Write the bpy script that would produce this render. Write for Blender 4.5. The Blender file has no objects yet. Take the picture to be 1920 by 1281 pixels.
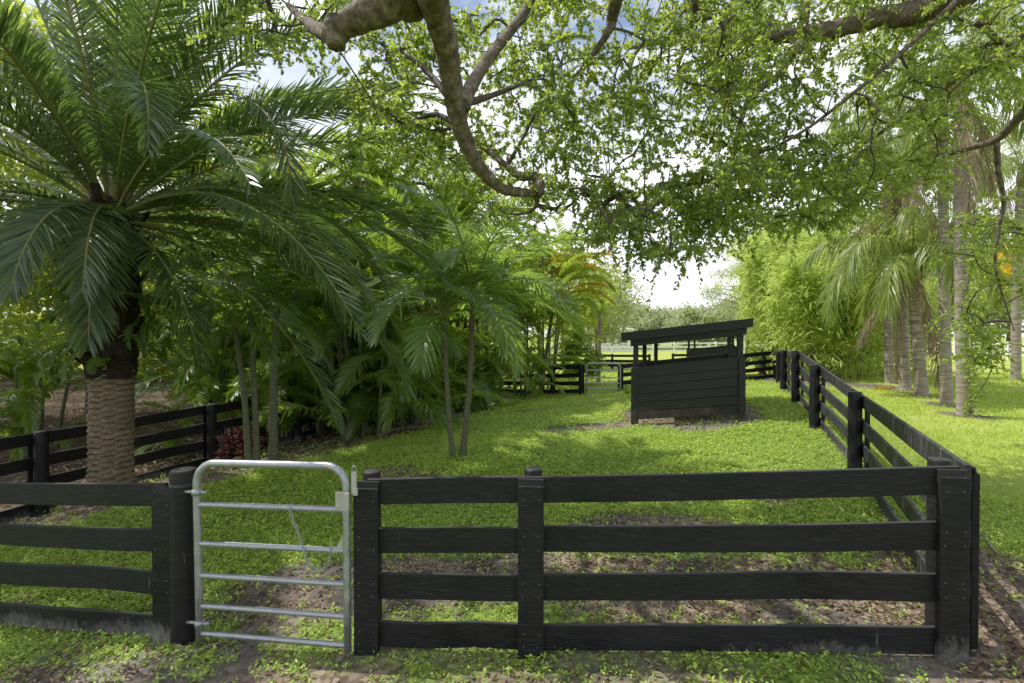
import bpy, math, random
import numpy as np
from mathutils import Vector, Matrix
rng = np.random.default_rng(7)
random.seed(7)
S = bpy.context.scene
COL = S.collection
PI = math.pi
R = math.radians

# ------------------------------------------------------------------ camera model
F, CZ, PITCH = 940.0, 2.0, R(0.64)
def P(px, py, Y):
    """point seen at pixel (px,py) of the 1920 photo at depth Y in front of the camera"""
    u = (px - 960) / F; v = -(py - 640.5) / F
    d = np.array([u, math.cos(PITCH) + v * math.sin(PITCH), -math.sin(PITCH) + v * math.cos(PITCH)])
    return np.array([0, 0, CZ]) + d * (Y / d[1])

# ------------------------------------------------------------------ noise and terrain
def _hash(ix, iy, seed):
    n = (ix.astype(np.int64) * 374761393 + iy.astype(np.int64) * 668265263 + seed * 974711) & 0x7fffffff
    n = ((n ^ (n >> 13)) * 1274126177) & 0x7fffffff
    return ((n ^ (n >> 16)) & 0xffff) / 65535.0
def vnoise(x, y, seed=0):
    x = np.asarray(x, float); y = np.asarray(y, float)
    ix = np.floor(x); iy = np.floor(y); fx = x - ix; fy = y - iy
    fx = fx * fx * (3 - 2 * fx); fy = fy * fy * (3 - 2 * fy)
    a = _hash(ix, iy, seed); b = _hash(ix + 1, iy, seed); c = _hash(ix, iy + 1, seed); d = _hash(ix + 1, iy + 1, seed)
    return (a * (1 - fx) + b * fx) * (1 - fy) + (c * (1 - fx) + d * fx) * fy
def fbm(x, y, seed=0, o=4):
    s = 0; a = .5; t = 0
    for k in range(o):
        s = s + a * vnoise(np.asarray(x) * 2 ** k + k * 7.3, np.asarray(y) * 2 ** k - k * 3.1, seed + k); t += a; a *= .55
    return s / t
CTRL = np.array([(-4.2,4.1,-.47),(-2.77,3.85,-.38),(-.94,3.5,-.27),(.145,3.42,-.22),(2.74,3.2,-.09),(4.9,7.15,-.03),(5.92,9.8,.165),
 (6.96,12.3,.33),(8.18,15.1,.31),(11.6,22,.1),(2.84,20.5,-.42),(-.84,22.5,-.58),(-7,7.5,-.66),(-6,10,-.62),(-5.3,12.2,-.6),(-6.4,7.7,-.48),
 (-.95,8.9,-.2),(2.7,11.25,.0),(5,10.8,.2),(9,14,.22),(11,12.2,.06),(13,15,.2),(0,0,-.24),(-5,0,-.55),(5,0,.05),(0,-9,-.2),(-9,-9,-.4),(9,-9,0),
 (-16,9,-.75),(-20,20,-.5),(-40,40,.3),(-60,10,-.3),(18,9,0),(30,22,.0),(40,40,.0),(0,60,-.2),(40,80,-.1),(-40,90,.3),(0,120,-.1),(70,10,0),(-70,70,.3),(80,70,0),(0,-60,0),(60,-50,0),(-60,-50,0),(130,130,0),(-130,130,.3),(-3,17,-.6)])
def _tps():
    n = len(CTRL); d = np.linalg.norm(CTRL[:, None, :2] - CTRL[None, :, :2], axis=2)
    K = d ** 2 * np.log(d + 1e-9) + np.eye(n) * .02
    Pm = np.c_[np.ones(n), CTRL[:, :2]]
    A = np.block([[K, Pm], [Pm.T, np.zeros((3, 3))]])
    return np.linalg.solve(A, np.r_[CTRL[:, 2], 0, 0, 0])
TPS = _tps()
def ground(x, y):
    x = np.asarray(x, float); y = np.asarray(y, float); sh = x.shape
    xx, yy = x.ravel(), y.ravel(); out = np.zeros(len(xx))
    for i in range(0, len(xx), 40000):
        a, b = xx[i:i+40000], yy[i:i+40000]
        d2 = (a[:, None] - CTRL[None, :, 0]) ** 2 + (b[:, None] - CTRL[None, :, 1]) ** 2 + 1e-12
        out[i:i+40000] = (.5 * d2 * np.log(d2)) @ TPS[:len(CTRL)] + TPS[-3] + TPS[-2] * a + TPS[-1] * b
    r = np.hypot(xx, yy - 10); w = np.clip((r - 90) / 40, 0, 1)
    out = np.clip(out, -1.5, 1.2) * (1 - w)
    near = np.clip(1 - r / 40, 0, 1)
    out += near * ((fbm(xx * 1.1, yy * 1.1, 3) - .5) * .05)
    return out.reshape(sh)
def gz(x, y): return float(ground(np.array([x]), np.array([y]))[0])
def G(px, py):
    """ground point under a pixel"""
    lo = None; Y = 1.0
    while Y < 200:
        p = P(px, py, Y)
        if p[2] < gz(p[0], p[1]): break
        Y *= 1.02
    return np.array([p[0], p[1], gz(p[0], p[1])])

# ------------------------------------------------------------------ mesh helpers
def link(name, me, mat, parent=None):
    o = bpy.data.objects.new(name, me); COL.objects.link(o)
    if parent is not None: o.parent = parent
    return o
def mesh(name, V, Q=None, T=None, mats=None, parent=None, smooth=False, attr=None, midx=None, world=True):
    V = np.asarray(V, float)
    if parent is not None and world:
        off = np.array(parent.location); pp = parent.parent
        while pp is not None: off = off + np.array(pp.location); pp = pp.parent
        V = V - off
    me = bpy.data.meshes.new(name)
    Q = np.zeros((0, 4), int) if Q is None else np.asarray(Q, int).reshape(-1, 4)
    T = np.zeros((0, 3), int) if T is None else np.asarray(T, int).reshape(-1, 3)
    me.vertices.add(len(V)); me.vertices.foreach_set('co', V.astype(np.float32).ravel())
    nl = len(Q) * 4 + len(T) * 3
    me.loops.add(nl); me.loops.foreach_set('vertex_index', np.r_[Q.ravel(), T.ravel()].astype(np.int32))
    me.polygons.add(len(Q) + len(T))
    ls = np.r_[np.arange(len(Q)) * 4, len(Q) * 4 + np.arange(len(T)) * 3].astype(np.int32)
    me.polygons.foreach_set('loop_start', ls)
    me.polygons.foreach_set('use_smooth', np.full(len(Q) + len(T), smooth))
    for m in (mats if isinstance(mats, (list, tuple)) else [mats]): me.materials.append(m)
    if midx is not None: me.polygons.foreach_set('material_index', np.asarray(midx, np.int32))
    if attr:
        for k, a in attr.items():
            at = me.attributes.new(k, 'FLOAT', 'POINT'); at.data.foreach_set('value', np.asarray(a, np.float32))
    me.update(calc_edges=True); me.validate()
    return link(name, me, mats, parent)
def tag(o, label=None, cat=None, group=None, kind=None):
    if label: o['label'] = label
    if cat: o['category'] = cat
    if group: o['group'] = group
    if kind: o['kind'] = kind
    return o
def empty(name, loc, label, cat, group=None):
    o = bpy.data.objects.new(name, None); COL.objects.link(o); o.location = [float(c) for c in loc]; o.empty_display_size = .2
    return tag(o, label, cat, group)
def place(name, src, parent, loc, rotz=0, sc=1, tilt=None):
    """another object sharing src's mesh data, as a part of parent (loc relative to parent)"""
    o = bpy.data.objects.new(name, src); COL.objects.link(o); o.parent = parent
    o.location = [float(c) for c in loc]; o.scale = (sc, sc, sc)
    o.rotation_euler = (tilt[0], tilt[1], rotz) if tilt else (0, 0, rotz)
    return o
class MB:
    def __init__(s): s.V = []; s.Q = []; s.T = []; s.n = 0; s.mq = []; s.mt = []
    def add(s, V, Q=None, T=None, m=0):
        V = np.asarray(V, float)
        if Q is not None and len(Q): s.Q.append(np.asarray(Q, int) + s.n); s.mq += [m] * len(Q)
        if T is not None and len(T): s.T.append(np.asarray(T, int) + s.n); s.mt += [m] * len(T)
        s.V.append(V); s.n += len(V)
    def arr(s):
        return (np.concatenate(s.V), np.concatenate(s.Q) if s.Q else None, np.concatenate(s.T) if s.T else None, s.mq + s.mt)
    def build(s, name, mats, parent=None, smooth=False, attr=None):
        V, Q, T, m = s.arr()
        return mesh(name, V, Q, T, mats, parent, smooth, attr(V) if attr else None, m)
    def tube(s, pts, rad, n=8, cap=True, m=0, noise=0, nseed=0):
        pts = np.asarray(pts, float); k = len(pts); rad = np.broadcast_to(np.asarray(rad, float), (k,))
        tan = np.gradient(pts, axis=0); tan /= np.linalg.norm(tan, axis=1)[:, None] + 1e-9
        a = np.array([0, 0, 1.]) if abs(tan[0, 2]) < .9 else np.array([1., 0, 0])
        u = np.cross(tan[0], a); u /= np.linalg.norm(u); U = []
        for i in range(k):
            u = u - tan[i] * (u @ tan[i]); u /= np.linalg.norm(u) + 1e-9; U.append(u.copy())
        U = np.array(U); W = np.cross(tan, U); th = np.arange(n) / n * 2 * PI
        rr = rad[:, None] * np.ones((1, n))
        if noise:
            rr = rr * (1 + noise * (vnoise(np.cumsum(np.ones(k))[:, None] * .7 + nseed + 0 * th[None], np.cos(th)[None] * 1.5 + np.sin(th)[None] * 2.7 + nseed + 0 * rr, 5) - .5) * 2)
        V = pts[:, None, :] + rr[..., None] * (np.cos(th)[None, :, None] * U[:, None, :] + np.sin(th)[None, :, None] * W[:, None, :])
        V = V.reshape(-1, 3); i = np.arange(k - 1)[:, None] * n; j = np.arange(n)[None]; j2 = (j + 1) % n
        Q = np.stack([i + j, i + j2, i + n + j2, i + n + j], -1).reshape(-1, 4)
        T = []
        if cap:
            V = np.vstack([V, pts[0], pts[-1]]); c0 = k * n
            T = [(c0, (q + 1) % n, q) for q in range(n)] + [(c0 + 1, (k - 1) * n + q, (k - 1) * n + (q + 1) % n) for q in range(n)]
        s.add(V, Q, T, m)
    def loft(s, pts, wv, hv, w, h, ch=.006, m=0):
        """rectangular bar along pts; wv/hv unit vectors of the section; chamfered edges"""
        sec = [(-w/2+ch,-h/2),(w/2-ch,-h/2),(w/2,-h/2+ch),(w/2,h/2-ch),(w/2-ch,h/2),(-w/2+ch,h/2),(-w/2,h/2-ch),(-w/2,-h/2+ch)]
        pts = np.asarray(pts, float); wv = np.asarray(wv, float); hv = np.asarray(hv, float)
        V = np.array([p + wv * a + hv * b for p in pts for a, b in sec]); k = len(pts); n = 8
        i = np.arange(k - 1)[:, None] * n; j = np.arange(n)[None]; j2 = (j + 1) % n
        Q = np.stack([i + j, i + j2, i + n + j2, i + n + j], -1).reshape(-1, 4)
        c = len(V); V = np.vstack([V, pts[0], pts[-1]])
        T = [(c, (q + 1) % n, q) for q in range(n)] + [(c + 1, (k - 1) * n + q, (k - 1) * n + (q + 1) % n) for q in range(n)]
        s.add(V, Q, T, m)
    def box(s, c, size, ch=.004, rz=0, m=0):
        c = np.asarray(c, float); x, y, z = size
        wv = np.array([math.cos(rz), math.sin(rz), 0]); hv = np.array([-math.sin(rz), math.cos(rz), 0])
        s.loft([c - [0, 0, z/2], c + [0, 0, z/2]], wv, hv, x, y, ch, m)
def catmull(pts, n=6):
    p = np.asarray(pts, float); p = np.vstack([2 * p[0] - p[1], p, 2 * p[-1] - p[-2]]); out = []
    for i in range(1, len(p) - 2):
        for t in np.arange(n) / n:
            out.append(.5 * ((2*p[i]) + (-p[i-1]+p[i+1])*t + (2*p[i-1]-5*p[i]+4*p[i+1]-p[i+2])*t*t + (-p[i-1]+3*p[i]-3*p[i+1]+p[i+2])*t**3))
    out.append(p[-2]); return np.array(out)
def unit(a): return a / (np.linalg.norm(a, axis=-1, keepdims=True) + 1e-9)
def leaves(C, D, L, Wd, up=None, fold=.25, curl=0.0):
    """pointed two-quad leaves: C base points, D directions, L lengths, Wd widths"""
    n = len(C); D = unit(np.asarray(D, float)); L = np.broadcast_to(L, (n,)); Wd = np.broadcast_to(Wd, (n,))
    if up is None: up = unit(rng.normal(size=(n, 3)) + [0, 0, .6])
    A = unit(np.cross(D, up)); N = np.cross(A, D)
    L = L[:, None]; Wd = Wd[:, None]
    f = Wd * fold
    V = np.stack([C, C + D*L*.32 + A*Wd*.5 + N*f*.5, C + D*L*.68 + A*Wd*.36 + N*f*.36 - N*L*curl*.4, C + D*L - N*L*curl,
                  C + D*L*.68 - A*Wd*.36 + N*f*.36 - N*L*curl*.4, C + D*L*.32 - A*Wd*.5 + N*f*.5], 1).reshape(-1, 3)
    b = np.arange(n)[:, None] * 6
    Q = np.concatenate([b + [0, 1, 2, 3], b + [0, 3, 4, 5]], 0)
    return V, Q
def blades(C, D, L, Wd, droop=.3):
    """narrow strip blades of two quads bending down"""
    n = len(C); D = unit(np.asarray(D, float)); L = np.broadcast_to(L, (n,))[:, None]; Wd = np.broadcast_to(Wd, (n,))[:, None]
    A = unit(np.cross(D, unit(rng.normal(size=(n, 3)) * .5 + [0, 0, 1])))
    z = np.array([0, 0, 1.])
    c0 = C; c1 = C + D*L*.5 - z*L*droop*.25; c2 = C + D*L - z*L*droop
    V = np.stack([c0 - A*Wd*.35, c0 + A*Wd*.35, c1 - A*Wd*.5, c1 + A*Wd*.5, c2 - A*Wd*.06, c2 + A*Wd*.06], 1).reshape(-1, 3)
    b = np.arange(n)[:, None] * 6
    return V, np.concatenate([b + [0, 1, 3, 2], b + [2, 3, 5, 4]], 0)

# ------------------------------------------------------------------ materials
def newmat(name):
    m = bpy.data.materials.new(name); m.use_nodes = True; nt = m.node_tree; nt.nodes.clear()
    out = nt.nodes.new('ShaderNodeOutputMaterial'); return m, nt, out
def nd(nt, typ, **kw):
    n = nt.nodes.new(typ)
    for k, v in kw.items():
        if k in n.inputs: n.inputs[k].default_value = v
        else: setattr(n, k, v)
    return n
def ramp(nt, stops, fac=None):
    r = nt.nodes.new('ShaderNodeValToRGB'); e = r.color_ramp.elements
    while len(e) < len(stops): e.new(.5)
    for el, (p, c) in zip(e, stops):
        el.position = p; el.color = (*c, 1) if len(c) == 3 else c
    if fac is not None: nt.links.new(fac, r.inputs[0])
    return r
def mixc(nt, fac, a, b, mode='MIX'):
    n = nt.nodes.new('ShaderNodeMix'); n.data_type = 'RGBA'; n.blend_type = mode
    for s, v in ((0, fac), (6, a), (7, b)):
        if isinstance(v, (int, float)): n.inputs[s].default_value = v
        elif isinstance(v, tuple): n.inputs[s].default_value = (*v, 1)
        else: nt.links.new(v, n.inputs[s])
    return n.outputs[2]
def noise(nt, scale, detail=4, vec=None, rough=.55, dist=0):
    n = nd(nt, 'ShaderNodeTexNoise', Scale=scale, Detail=detail, Roughness=rough, Distortion=dist)
    if vec is not None: nt.links.new(vec, n.inputs['Vector'])
    return n.outputs['Fac']
def bump(nt, h, strength=.3, dist=.01):
    b = nd(nt, 'ShaderNodeBump', Strength=strength, Distance=dist); nt.links.new(h, b.inputs['Height']); return b.outputs[0]
def pos(nt): return nd(nt, 'ShaderNodeNewGeometry').outputs['Position']
def objc(nt): return nd(nt, 'ShaderNodeTexCoord').outputs['Object']
def mapv(nt, vec, sc):
    m = nt.nodes.new('ShaderNodeMapping'); m.inputs['Scale'].default_value = sc; nt.links.new(vec, m.inputs['Vector']); return m.outputs[0]

def leaf_mat(name, cols, trans, tf=.42, rough=.45, spec=.4, big=None):
    """cols: dark..light reflected colours picked per leaf; trans: colour of transmitted light"""
    m, nt, out = newmat(name); g = nd(nt, 'ShaderNodeNewGeometry')
    oi = nd(nt, 'ShaderNodeObjectInfo')
    st = [(i / (len(cols) - 1), c) for i, c in enumerate(cols)]
    c = ramp(nt, st, g.outputs['Random Per Island']).outputs[0]
    n = noise(nt, big or 1.3, 2, g.outputs['Position'])
    c = mixc(nt, ramp(nt, [(.35, (0, 0, 0)), (.65, (1, 1, 1))], n).outputs[0], c, mixc(nt, 1.0, c, (1.25, 1.2, .9), 'MULTIPLY'))
    pr = nd(nt, 'ShaderNodeBsdfPrincipled', Roughness=rough); pr.inputs['Specular IOR Level'].default_value = spec
    nt.links.new(c, pr.inputs['Base Color'])
    tr = nd(nt, 'ShaderNodeBsdfTranslucent')
    tc = mixc(nt, 1.0, mixc(nt, .5, c, tuple(v * .35 for v in trans)), (1, 1, 1), 'MULTIPLY')
    tc = mixc(nt, g.outputs['Random Per Island'], trans, tuple(v * .6 for v in trans))
    nt.links.new(tc, tr.inputs['Color'])
    mx = nd(nt, 'ShaderNodeMixShader'); mx.inputs[0].default_value = tf
    nt.links.new(pr.outputs[0], mx.inputs[1]); nt.links.new(tr.outputs[0], mx.inputs[2]); nt.links.new(mx.outputs[0], out.inputs[0])
    return m
def simple(name, cols, scale=8, rough=.8, stretch=(1, 1, 1), bs=.3, bd=.01, spec=.3, metal=0, detail=6, obj=False):
    m, nt, out = newmat(name); v = mapv(nt, objc(nt) if obj else pos(nt), stretch)
    n = noise(nt, scale, detail, v, .62)
    st = [(.25 + .5 * i / max(1, len(cols) - 1), c) for i, c in enumerate(cols)]
    pr = nd(nt, 'ShaderNodeBsdfPrincipled', Roughness=rough, Metallic=metal); pr.inputs['Specular IOR Level'].default_value = spec
    nt.links.new(ramp(nt, st, n).outputs[0], pr.inputs['Base Color'])
    if bs: nt.links.new(bump(nt, n, bs, bd), pr.inputs['Normal'])
    nt.links.new(pr.outputs[0], out.inputs[0]); return m

def wood_mat(nm='black_painted_wood', ca=(.006, .006, .0068), cb=(.0125, .012, .013), drp=.735, dc=.35):
    m, nt, out = newmat(nm)
    p = pos(nt); at = nd(nt, 'ShaderNodeAttribute', attribute_name='h'); oi = nd(nt, 'ShaderNodeObjectInfo')
    va = nd(nt, 'ShaderNodeVectorMath', operation='MULTIPLY_ADD'); nt.links.new(oi.outputs['Random'], va.inputs[0]); va.inputs[1].default_value = (17, 23, 31); nt.links.new(p, va.inputs[2]); p = va.outputs[0]
    grain = noise(nt, 5, 8, mapv(nt, p, (2.0, 2.0, 22)), .6, .4)
    vg = noise(nt, 6, 8, mapv(nt, p, (3, 3, 2.2)), .75, .3)
    blot = noise(nt, 2.3, 4, p)
    base = mixc(nt, ramp(nt, [(.3, (0, 0, 0)), (.75, (1, 1, 1))], blot).outputs[0], ca, cb)
    base = mixc(nt, mixc(nt, 1.0, ramp(nt, [(.50, (0, 0, 0)), (.80, (.5, .5, .5))], grain).outputs[0], (1, 1, 1), 'MULTIPLY'), base, (.05, .048, .046))
    nz = nd(nt, 'ShaderNodeSeparateXYZ'); nt.links.new(nd(nt, 'ShaderNodeNewGeometry').outputs['True Normal'], nz.inputs[0])
    base = mixc(nt, ramp(nt, [(.55, (0, 0, 0)), (.95, (.8, .8, .8))], nz.outputs[2]).outputs[0], base, (.04, .039, .038))
    # pale drips and scuffs
    drip = ramp(nt, [(drp, (0, 0, 0)), (drp + .05, (1, 1, 1))], noise(nt, 9, 3, mapv(nt, p, (3.2, 3.2, .28)), .5)).outputs[0]
    base = mixc(nt, mixc(nt, 1.0, drip, (dc, dc, dc), 'MULTIPLY'), base, (.16, .155, .15))
    # sandy splash and bare grey wood near the ground
    sub = nd(nt, 'ShaderNodeMath', operation='SUBTRACT'); sub.inputs[0].default_value = .20; nt.links.new(at.outputs['Fac'], sub.inputs[1])
    mul = nd(nt, 'ShaderNodeMath', operation='MULTIPLY'); nt.links.new(sub.outputs[0], mul.inputs[0]); mul.inputs[1].default_value = 2.6
    addn = nd(nt, 'ShaderNodeMath', operation='ADD'); nt.links.new(mul.outputs[0], addn.inputs[0])
    patch = noise(nt, .9, 3, p); n2 = nd(nt, 'ShaderNodeMath', operation='MULTIPLY_ADD'); nt.links.new(patch, n2.inputs[0]); n2.inputs[1].default_value = 1.2; n2.inputs[2].default_value = -.75
    nt.links.new(n2.outputs[0], addn.inputs[1])
    n3 = nd(nt, 'ShaderNodeMath', operation='MULTIPLY_ADD'); nt.links.new(vg, n3.inputs[0]); n3.inputs[1].default_value = .9; nt.links.new(addn.outputs[0], n3.inputs[2])
    d = ramp(nt, [(.55, (0, 0, 0)), (1.0, (.6, .6, .6))], n3.outputs[0]).outputs[0]
    base = mixc(nt, d, base, (.25, .24, .225))
    pr = nd(nt, 'ShaderNodeBsdfPrincipled'); pr.inputs['Specular IOR Level'].default_value = .14
    nt.links.new(base, pr.inputs['Base Color'])
    nt.links.new(ramp(nt, [(.3, (.42,) * 3), (.7, (.7,) * 3)], blot).outputs[0], pr.inputs['Roughness'])
    nt.links.new(bump(nt, grain, .35, .004), pr.inputs['Normal'])
    nt.links.new(pr.outputs[0], out.inputs[0]); return m
M = {}
M['wood'] = wood_mat()
M['nail'] = simple('nail_head', [(.06, .05, .045), (.16, .15, .14)], 30, .6, bs=0)
M['wornwood'] = wood_mat('weathered_black_wood', (.012, .012, .014), (.035, .034, .036), .60, .6)
def shed_mat():
    m, nt, out = newmat('shed_dark_boards'); p = pos(nt)
    n = noise(nt, 6, 6, mapv(nt, p, (3, 3, 20)), .62); b_ = noise(nt, 1.7, 5, p); f = noise(nt, 14, 5, mapv(nt, p, (1, 1, .6)), .65)
    c = ramp(nt, [(.3, (.012, .013, .012)), (.5, (.018, .019, .017)), (.72, (.03, .03, .028))], n).outputs[0]
    c = mixc(nt, ramp(nt, [(.62, (0, 0, 0)), (.8, (.35, .35, .35))], f).outputs[0], c, (.07, .068, .06))
    z = nd(nt, 'ShaderNodeSeparateXYZ'); nt.links.new(p, z.inputs[0]); a = nd(nt, 'ShaderNodeMath', operation='MULTIPLY_ADD'); nt.links.new(b_, a.inputs[0]); a.inputs[1].default_value = -1.5; nt.links.new(z.outputs[2], a.inputs[2])
    d = ramp(nt, [(.0, (.35, .35, .35)), (.16, (0, 0, 0))], nd(nt, 'ShaderNodeMath', operation='ADD').outputs[0]); ad = d.inputs[0].links[0].from_node; nt.links.new(a.outputs[0], ad.inputs[0]); ad.inputs[1].default_value = .42
    c = mixc(nt, mixc(nt, 1.0, d.outputs[0], ramp(nt, [(.4, (.2, .2, .2)), (.6, (1, 1, 1))], f).outputs[0], 'MULTIPLY'), c, (.15, .12, .085))
    pr = nd(nt, 'ShaderNodeBsdfPrincipled', Roughness=.6); pr.inputs['Specular IOR Level'].default_value = .2
    nt.links.new(c, pr.inputs['Base Color']); nt.links.new(bump(nt, n, .35, .004), pr.inputs['Normal']); nt.links.new(pr.outputs[0], out.inputs[0]); return m
M['shedwood'] = shed_mat()
M['white'] = simple('white_rail_paint', [(.68, .68, .66), (.8, .8, .79)], 3, .5, bs=.05)
def metal():
    m, nt, out = newmat('galvanised_steel'); p = pos(nt)
    v = nd(nt, 'ShaderNodeTexVoronoi', Scale=60); nt.links.new(p, v.inputs['Vector'])
    n = noise(nt, 14, 5, p); c = mixc(nt, n, (.24, .25, .27), (.42, .435, .46)); c = mixc(nt, .25, c, v.outputs['Color'], 'SOFT_LIGHT')
    pr = nd(nt, 'ShaderNodeBsdfPrincipled', Metallic=.85); nt.links.new(c, pr.inputs['Base Color'])
    nt.links.new(ramp(nt, [(.3, (.38,) * 3), (.7, (.58,) * 3)], n).outputs[0], pr.inputs['Roughness'])
    nt.links.new(bump(nt, n, .1, .002), pr.inputs['Normal']); nt.links.new(pr.outputs[0], out.inputs[0]); return m
M['steel'] = metal()
M['date_trunk'] = simple('date_palm_trunk', [(.06, .04, .025), (.17, .12, .075), (.30, .23, .155)], 9, .9, (1, 1, 4), .8, .02)
def date_mat():
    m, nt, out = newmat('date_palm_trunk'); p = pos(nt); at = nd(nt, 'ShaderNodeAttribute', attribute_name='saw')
    n = noise(nt, 9, 7, mapv(nt, p, (1, 1, 3.5)), .65); f = noise(nt, 40, 4, mapv(nt, p, (1, 1, .35)), .6); big = noise(nt, 1.6, 3, p)
    c = ramp(nt, [(.3, (.10, .068, .042)), (.5, (.23, .17, .11)), (.72, (.38, .30, .21))], n).outputs[0]
    c = mixc(nt, .55, c, ramp(nt, [(.35, (.35, .33, .3)), (.65, (1, 1, 1))], f).outputs[0], 'MULTIPLY')
    c = mixc(nt, 1.0, c, ramp(nt, [(.0, (1, 1, 1)), (.55, (.85, .85, .85)), (.85, (.38, .34, .3)), (1, (.2, .17, .15))], at.outputs['Fac']).outputs[0], 'MULTIPLY')  # crevices between the scales multiplied darker, shade put into the colour
    c = mixc(nt, ramp(nt, [(.45, (0, 0, 0)), (.7, (.5, .5, .5))], big).outputs[0], c, (.09, .075, .06))
    pr = nd(nt, 'ShaderNodeBsdfPrincipled', Roughness=.9); pr.inputs['Specular IOR Level'].default_value = .15
    nt.links.new(c, pr.inputs['Base Color']); nt.links.new(bump(nt, f, .8, .02), pr.inputs['Normal']); nt.links.new(pr.outputs[0], out.inputs[0]); return m
M['date_trunk'] = date_mat()
M['fibre'] = simple('palm_fibre', [(.006, .005, .004), (.02, .014, .01), (.05, .032, .02)], 12, .95, (1, 1, 3), .8, .03)
M['palm_trunk'] = simple('palm_trunk_grey', [(.07, .058, .045), (.24, .20, .155), (.46, .42, .35)], 4, .85, (.7, .7, 6), .5, .01)
M['green_trunk'] = simple('young_palm_stem', [(.035, .04, .02), (.075, .08, .04), (.13, .125, .075)], 6, .7, (1, 1, 7), .4, .01)
M['bark'] = simple('tree_bark', [(.02, .015, .011), (.09, .068, .048), (.17, .132, .098), (.36, .31, .25)], 13, .9, (1, 1, .8), 1.0, .05)
M['twig'] = simple('twig_bark', [(.03, .024, .018), (.09, .07, .055)], 20, .85, bs=.3)
M['darkbark'] = simple('dark_bark', [(.02, .016, .012), (.07, .055, .042)], 9, .9, (1, 1, .5), .7, .02)
M['culm'] = simple('bamboo_culm', [(.10, .11, .03), (.22, .22, .07)], 4, .5, (1, 1, 3), .1)
M['canopy'] = leaf_mat('shade_tree_leaf', [(.024, .052, .018), (.042, .082, .024), (.075, .12, .036)], (.64, .82, .08), .5, .36, .6)
M['farleaf'] = leaf_mat('sunlit_leaf', [(.05, .09, .02), (.10, .16, .03), (.17, .23, .05)], (.72, .84, .10), .52, .5, .3, .5)
M['haze_leaf'] = leaf_mat('distant_leaf', [(.20, .25, .14), (.30, .34, .20), (.40, .43, .27)], (.66, .72, .38), .45, .7, .2, .3)  # pale grey green: distance haze is put into the leaf colour
M['date_frond'] = leaf_mat('date_palm_leaflet', [(.025, .045, .02), (.05, .08, .034), (.11, .145, .07)], (.22, .38, .05), .3, .36, .6)
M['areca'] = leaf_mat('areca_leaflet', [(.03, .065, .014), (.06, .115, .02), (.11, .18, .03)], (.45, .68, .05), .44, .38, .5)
M['lit_areca'] = leaf_mat('sunlit_areca_leaflet', [(.07, .13, .02), (.13, .20, .03), (.22, .28, .05)], (.52, .70, .06), .45, .45, .4)  # lighter yellow-green copy of areca, sunlight put into the colour
M['orange_frond'] = leaf_mat('ageing_frond_leaflet', [(.30, .20, .02), (.42, .28, .03)], (.65, .42, .03), .45, .5, .3)
M['twin'] = leaf_mat('young_palm_leaflet', [(.04, .085, .026), (.075, .14, .04), (.13, .21, .06)], (.42, .66, .08), .42, .32, .6)
M['queen'] = leaf_mat('queen_palm_leaflet', [(.10, .16, .035), (.17, .23, .05), (.26, .3, .10)], (.52, .66, .09), .42, .4, .5)
M['dead'] = leaf_mat('dead_frond', [(.16, .12, .085), (.26, .2, .15), (.36, .29, .22)], (.3, .22, .14), .25, .8, .1)
M['bamboo'] = leaf_mat('bamboo_leaf', [(.14, .23, .04), (.25, .35, .06), (.40, .48, .12)], (.74, .90, .15), .48, .5, .3, .6)
M['fern'] = leaf_mat('fern_leaf', [(.035, .085, .012), (.06, .13, .02)], (.28, .46, .04), .42, .45, .4)
M['weed'] = leaf_mat('ground_cover_leaf', [(.07, .135, .028), (.24, .39, .06), (.52, .66, .13)], (.74, .92, .11), .38, .55, .3, .45)
M['lawn'] = leaf_mat('lawn_blade', [(.15, .25, .03), (.27, .38, .045), (.42, .50, .10)], (.66, .85, .08), .38, .55, .3, .7)
M['litter'] = leaf_mat('dry_leaf', [(.07, .045, .03), (.15, .10, .07), (.24, .18, .13), (.34, .28, .22)], (.2, .12, .06), .15, .8, .15)
M['redleaf'] = leaf_mat('red_leaf', [(.022, .010, .010), (.045, .012, .016), (.02, .025, .01)], (.10, .02, .025), .4, .4, .4)
M['flower'] = leaf_mat('yellow_blossom', [(.6, .38, .02), (.75, .5, .04)], (.8, .5, .03), .4, .6, .2)
M['rachis'] = simple('frond_midrib', [(.10, .12, .03), (.2, .2, .06)], 6, .5, bs=0)
M['stick'] = simple('fallen_wood', [(.08, .06, .045), (.2, .165, .13), (.3, .26, .22)], 12, .9, (1, 1, 1), .5, .01)
M['wall'] = simple('rendered_wall', [(.62, .58, .5), (.7, .66, .58)], 2, .9, bs=.05)
M['roof'] = simple('roof_tile', [(.34, .32, .29), (.42, .4, .37)], 4, .9, bs=.2)
M['glass'] = simple('dark_pane', [(.03, .035, .04), (.05, .055, .06)], 1, .1, bs=0, spec=.6)
M['plastic'] = simple('black_plastic', [(.012, .012, .012), (.03, .03, .03)], 4, .5, bs=0)
M['road'] = simple('pale_road', [(.24, .24, .24), (.32, .32, .31)], 2, .85, bs=.1)
M['beam'] = simple('pale_plate', [(.3, .29, .26), (.42, .4, .36)], 9, .5, bs=.05)

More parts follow.
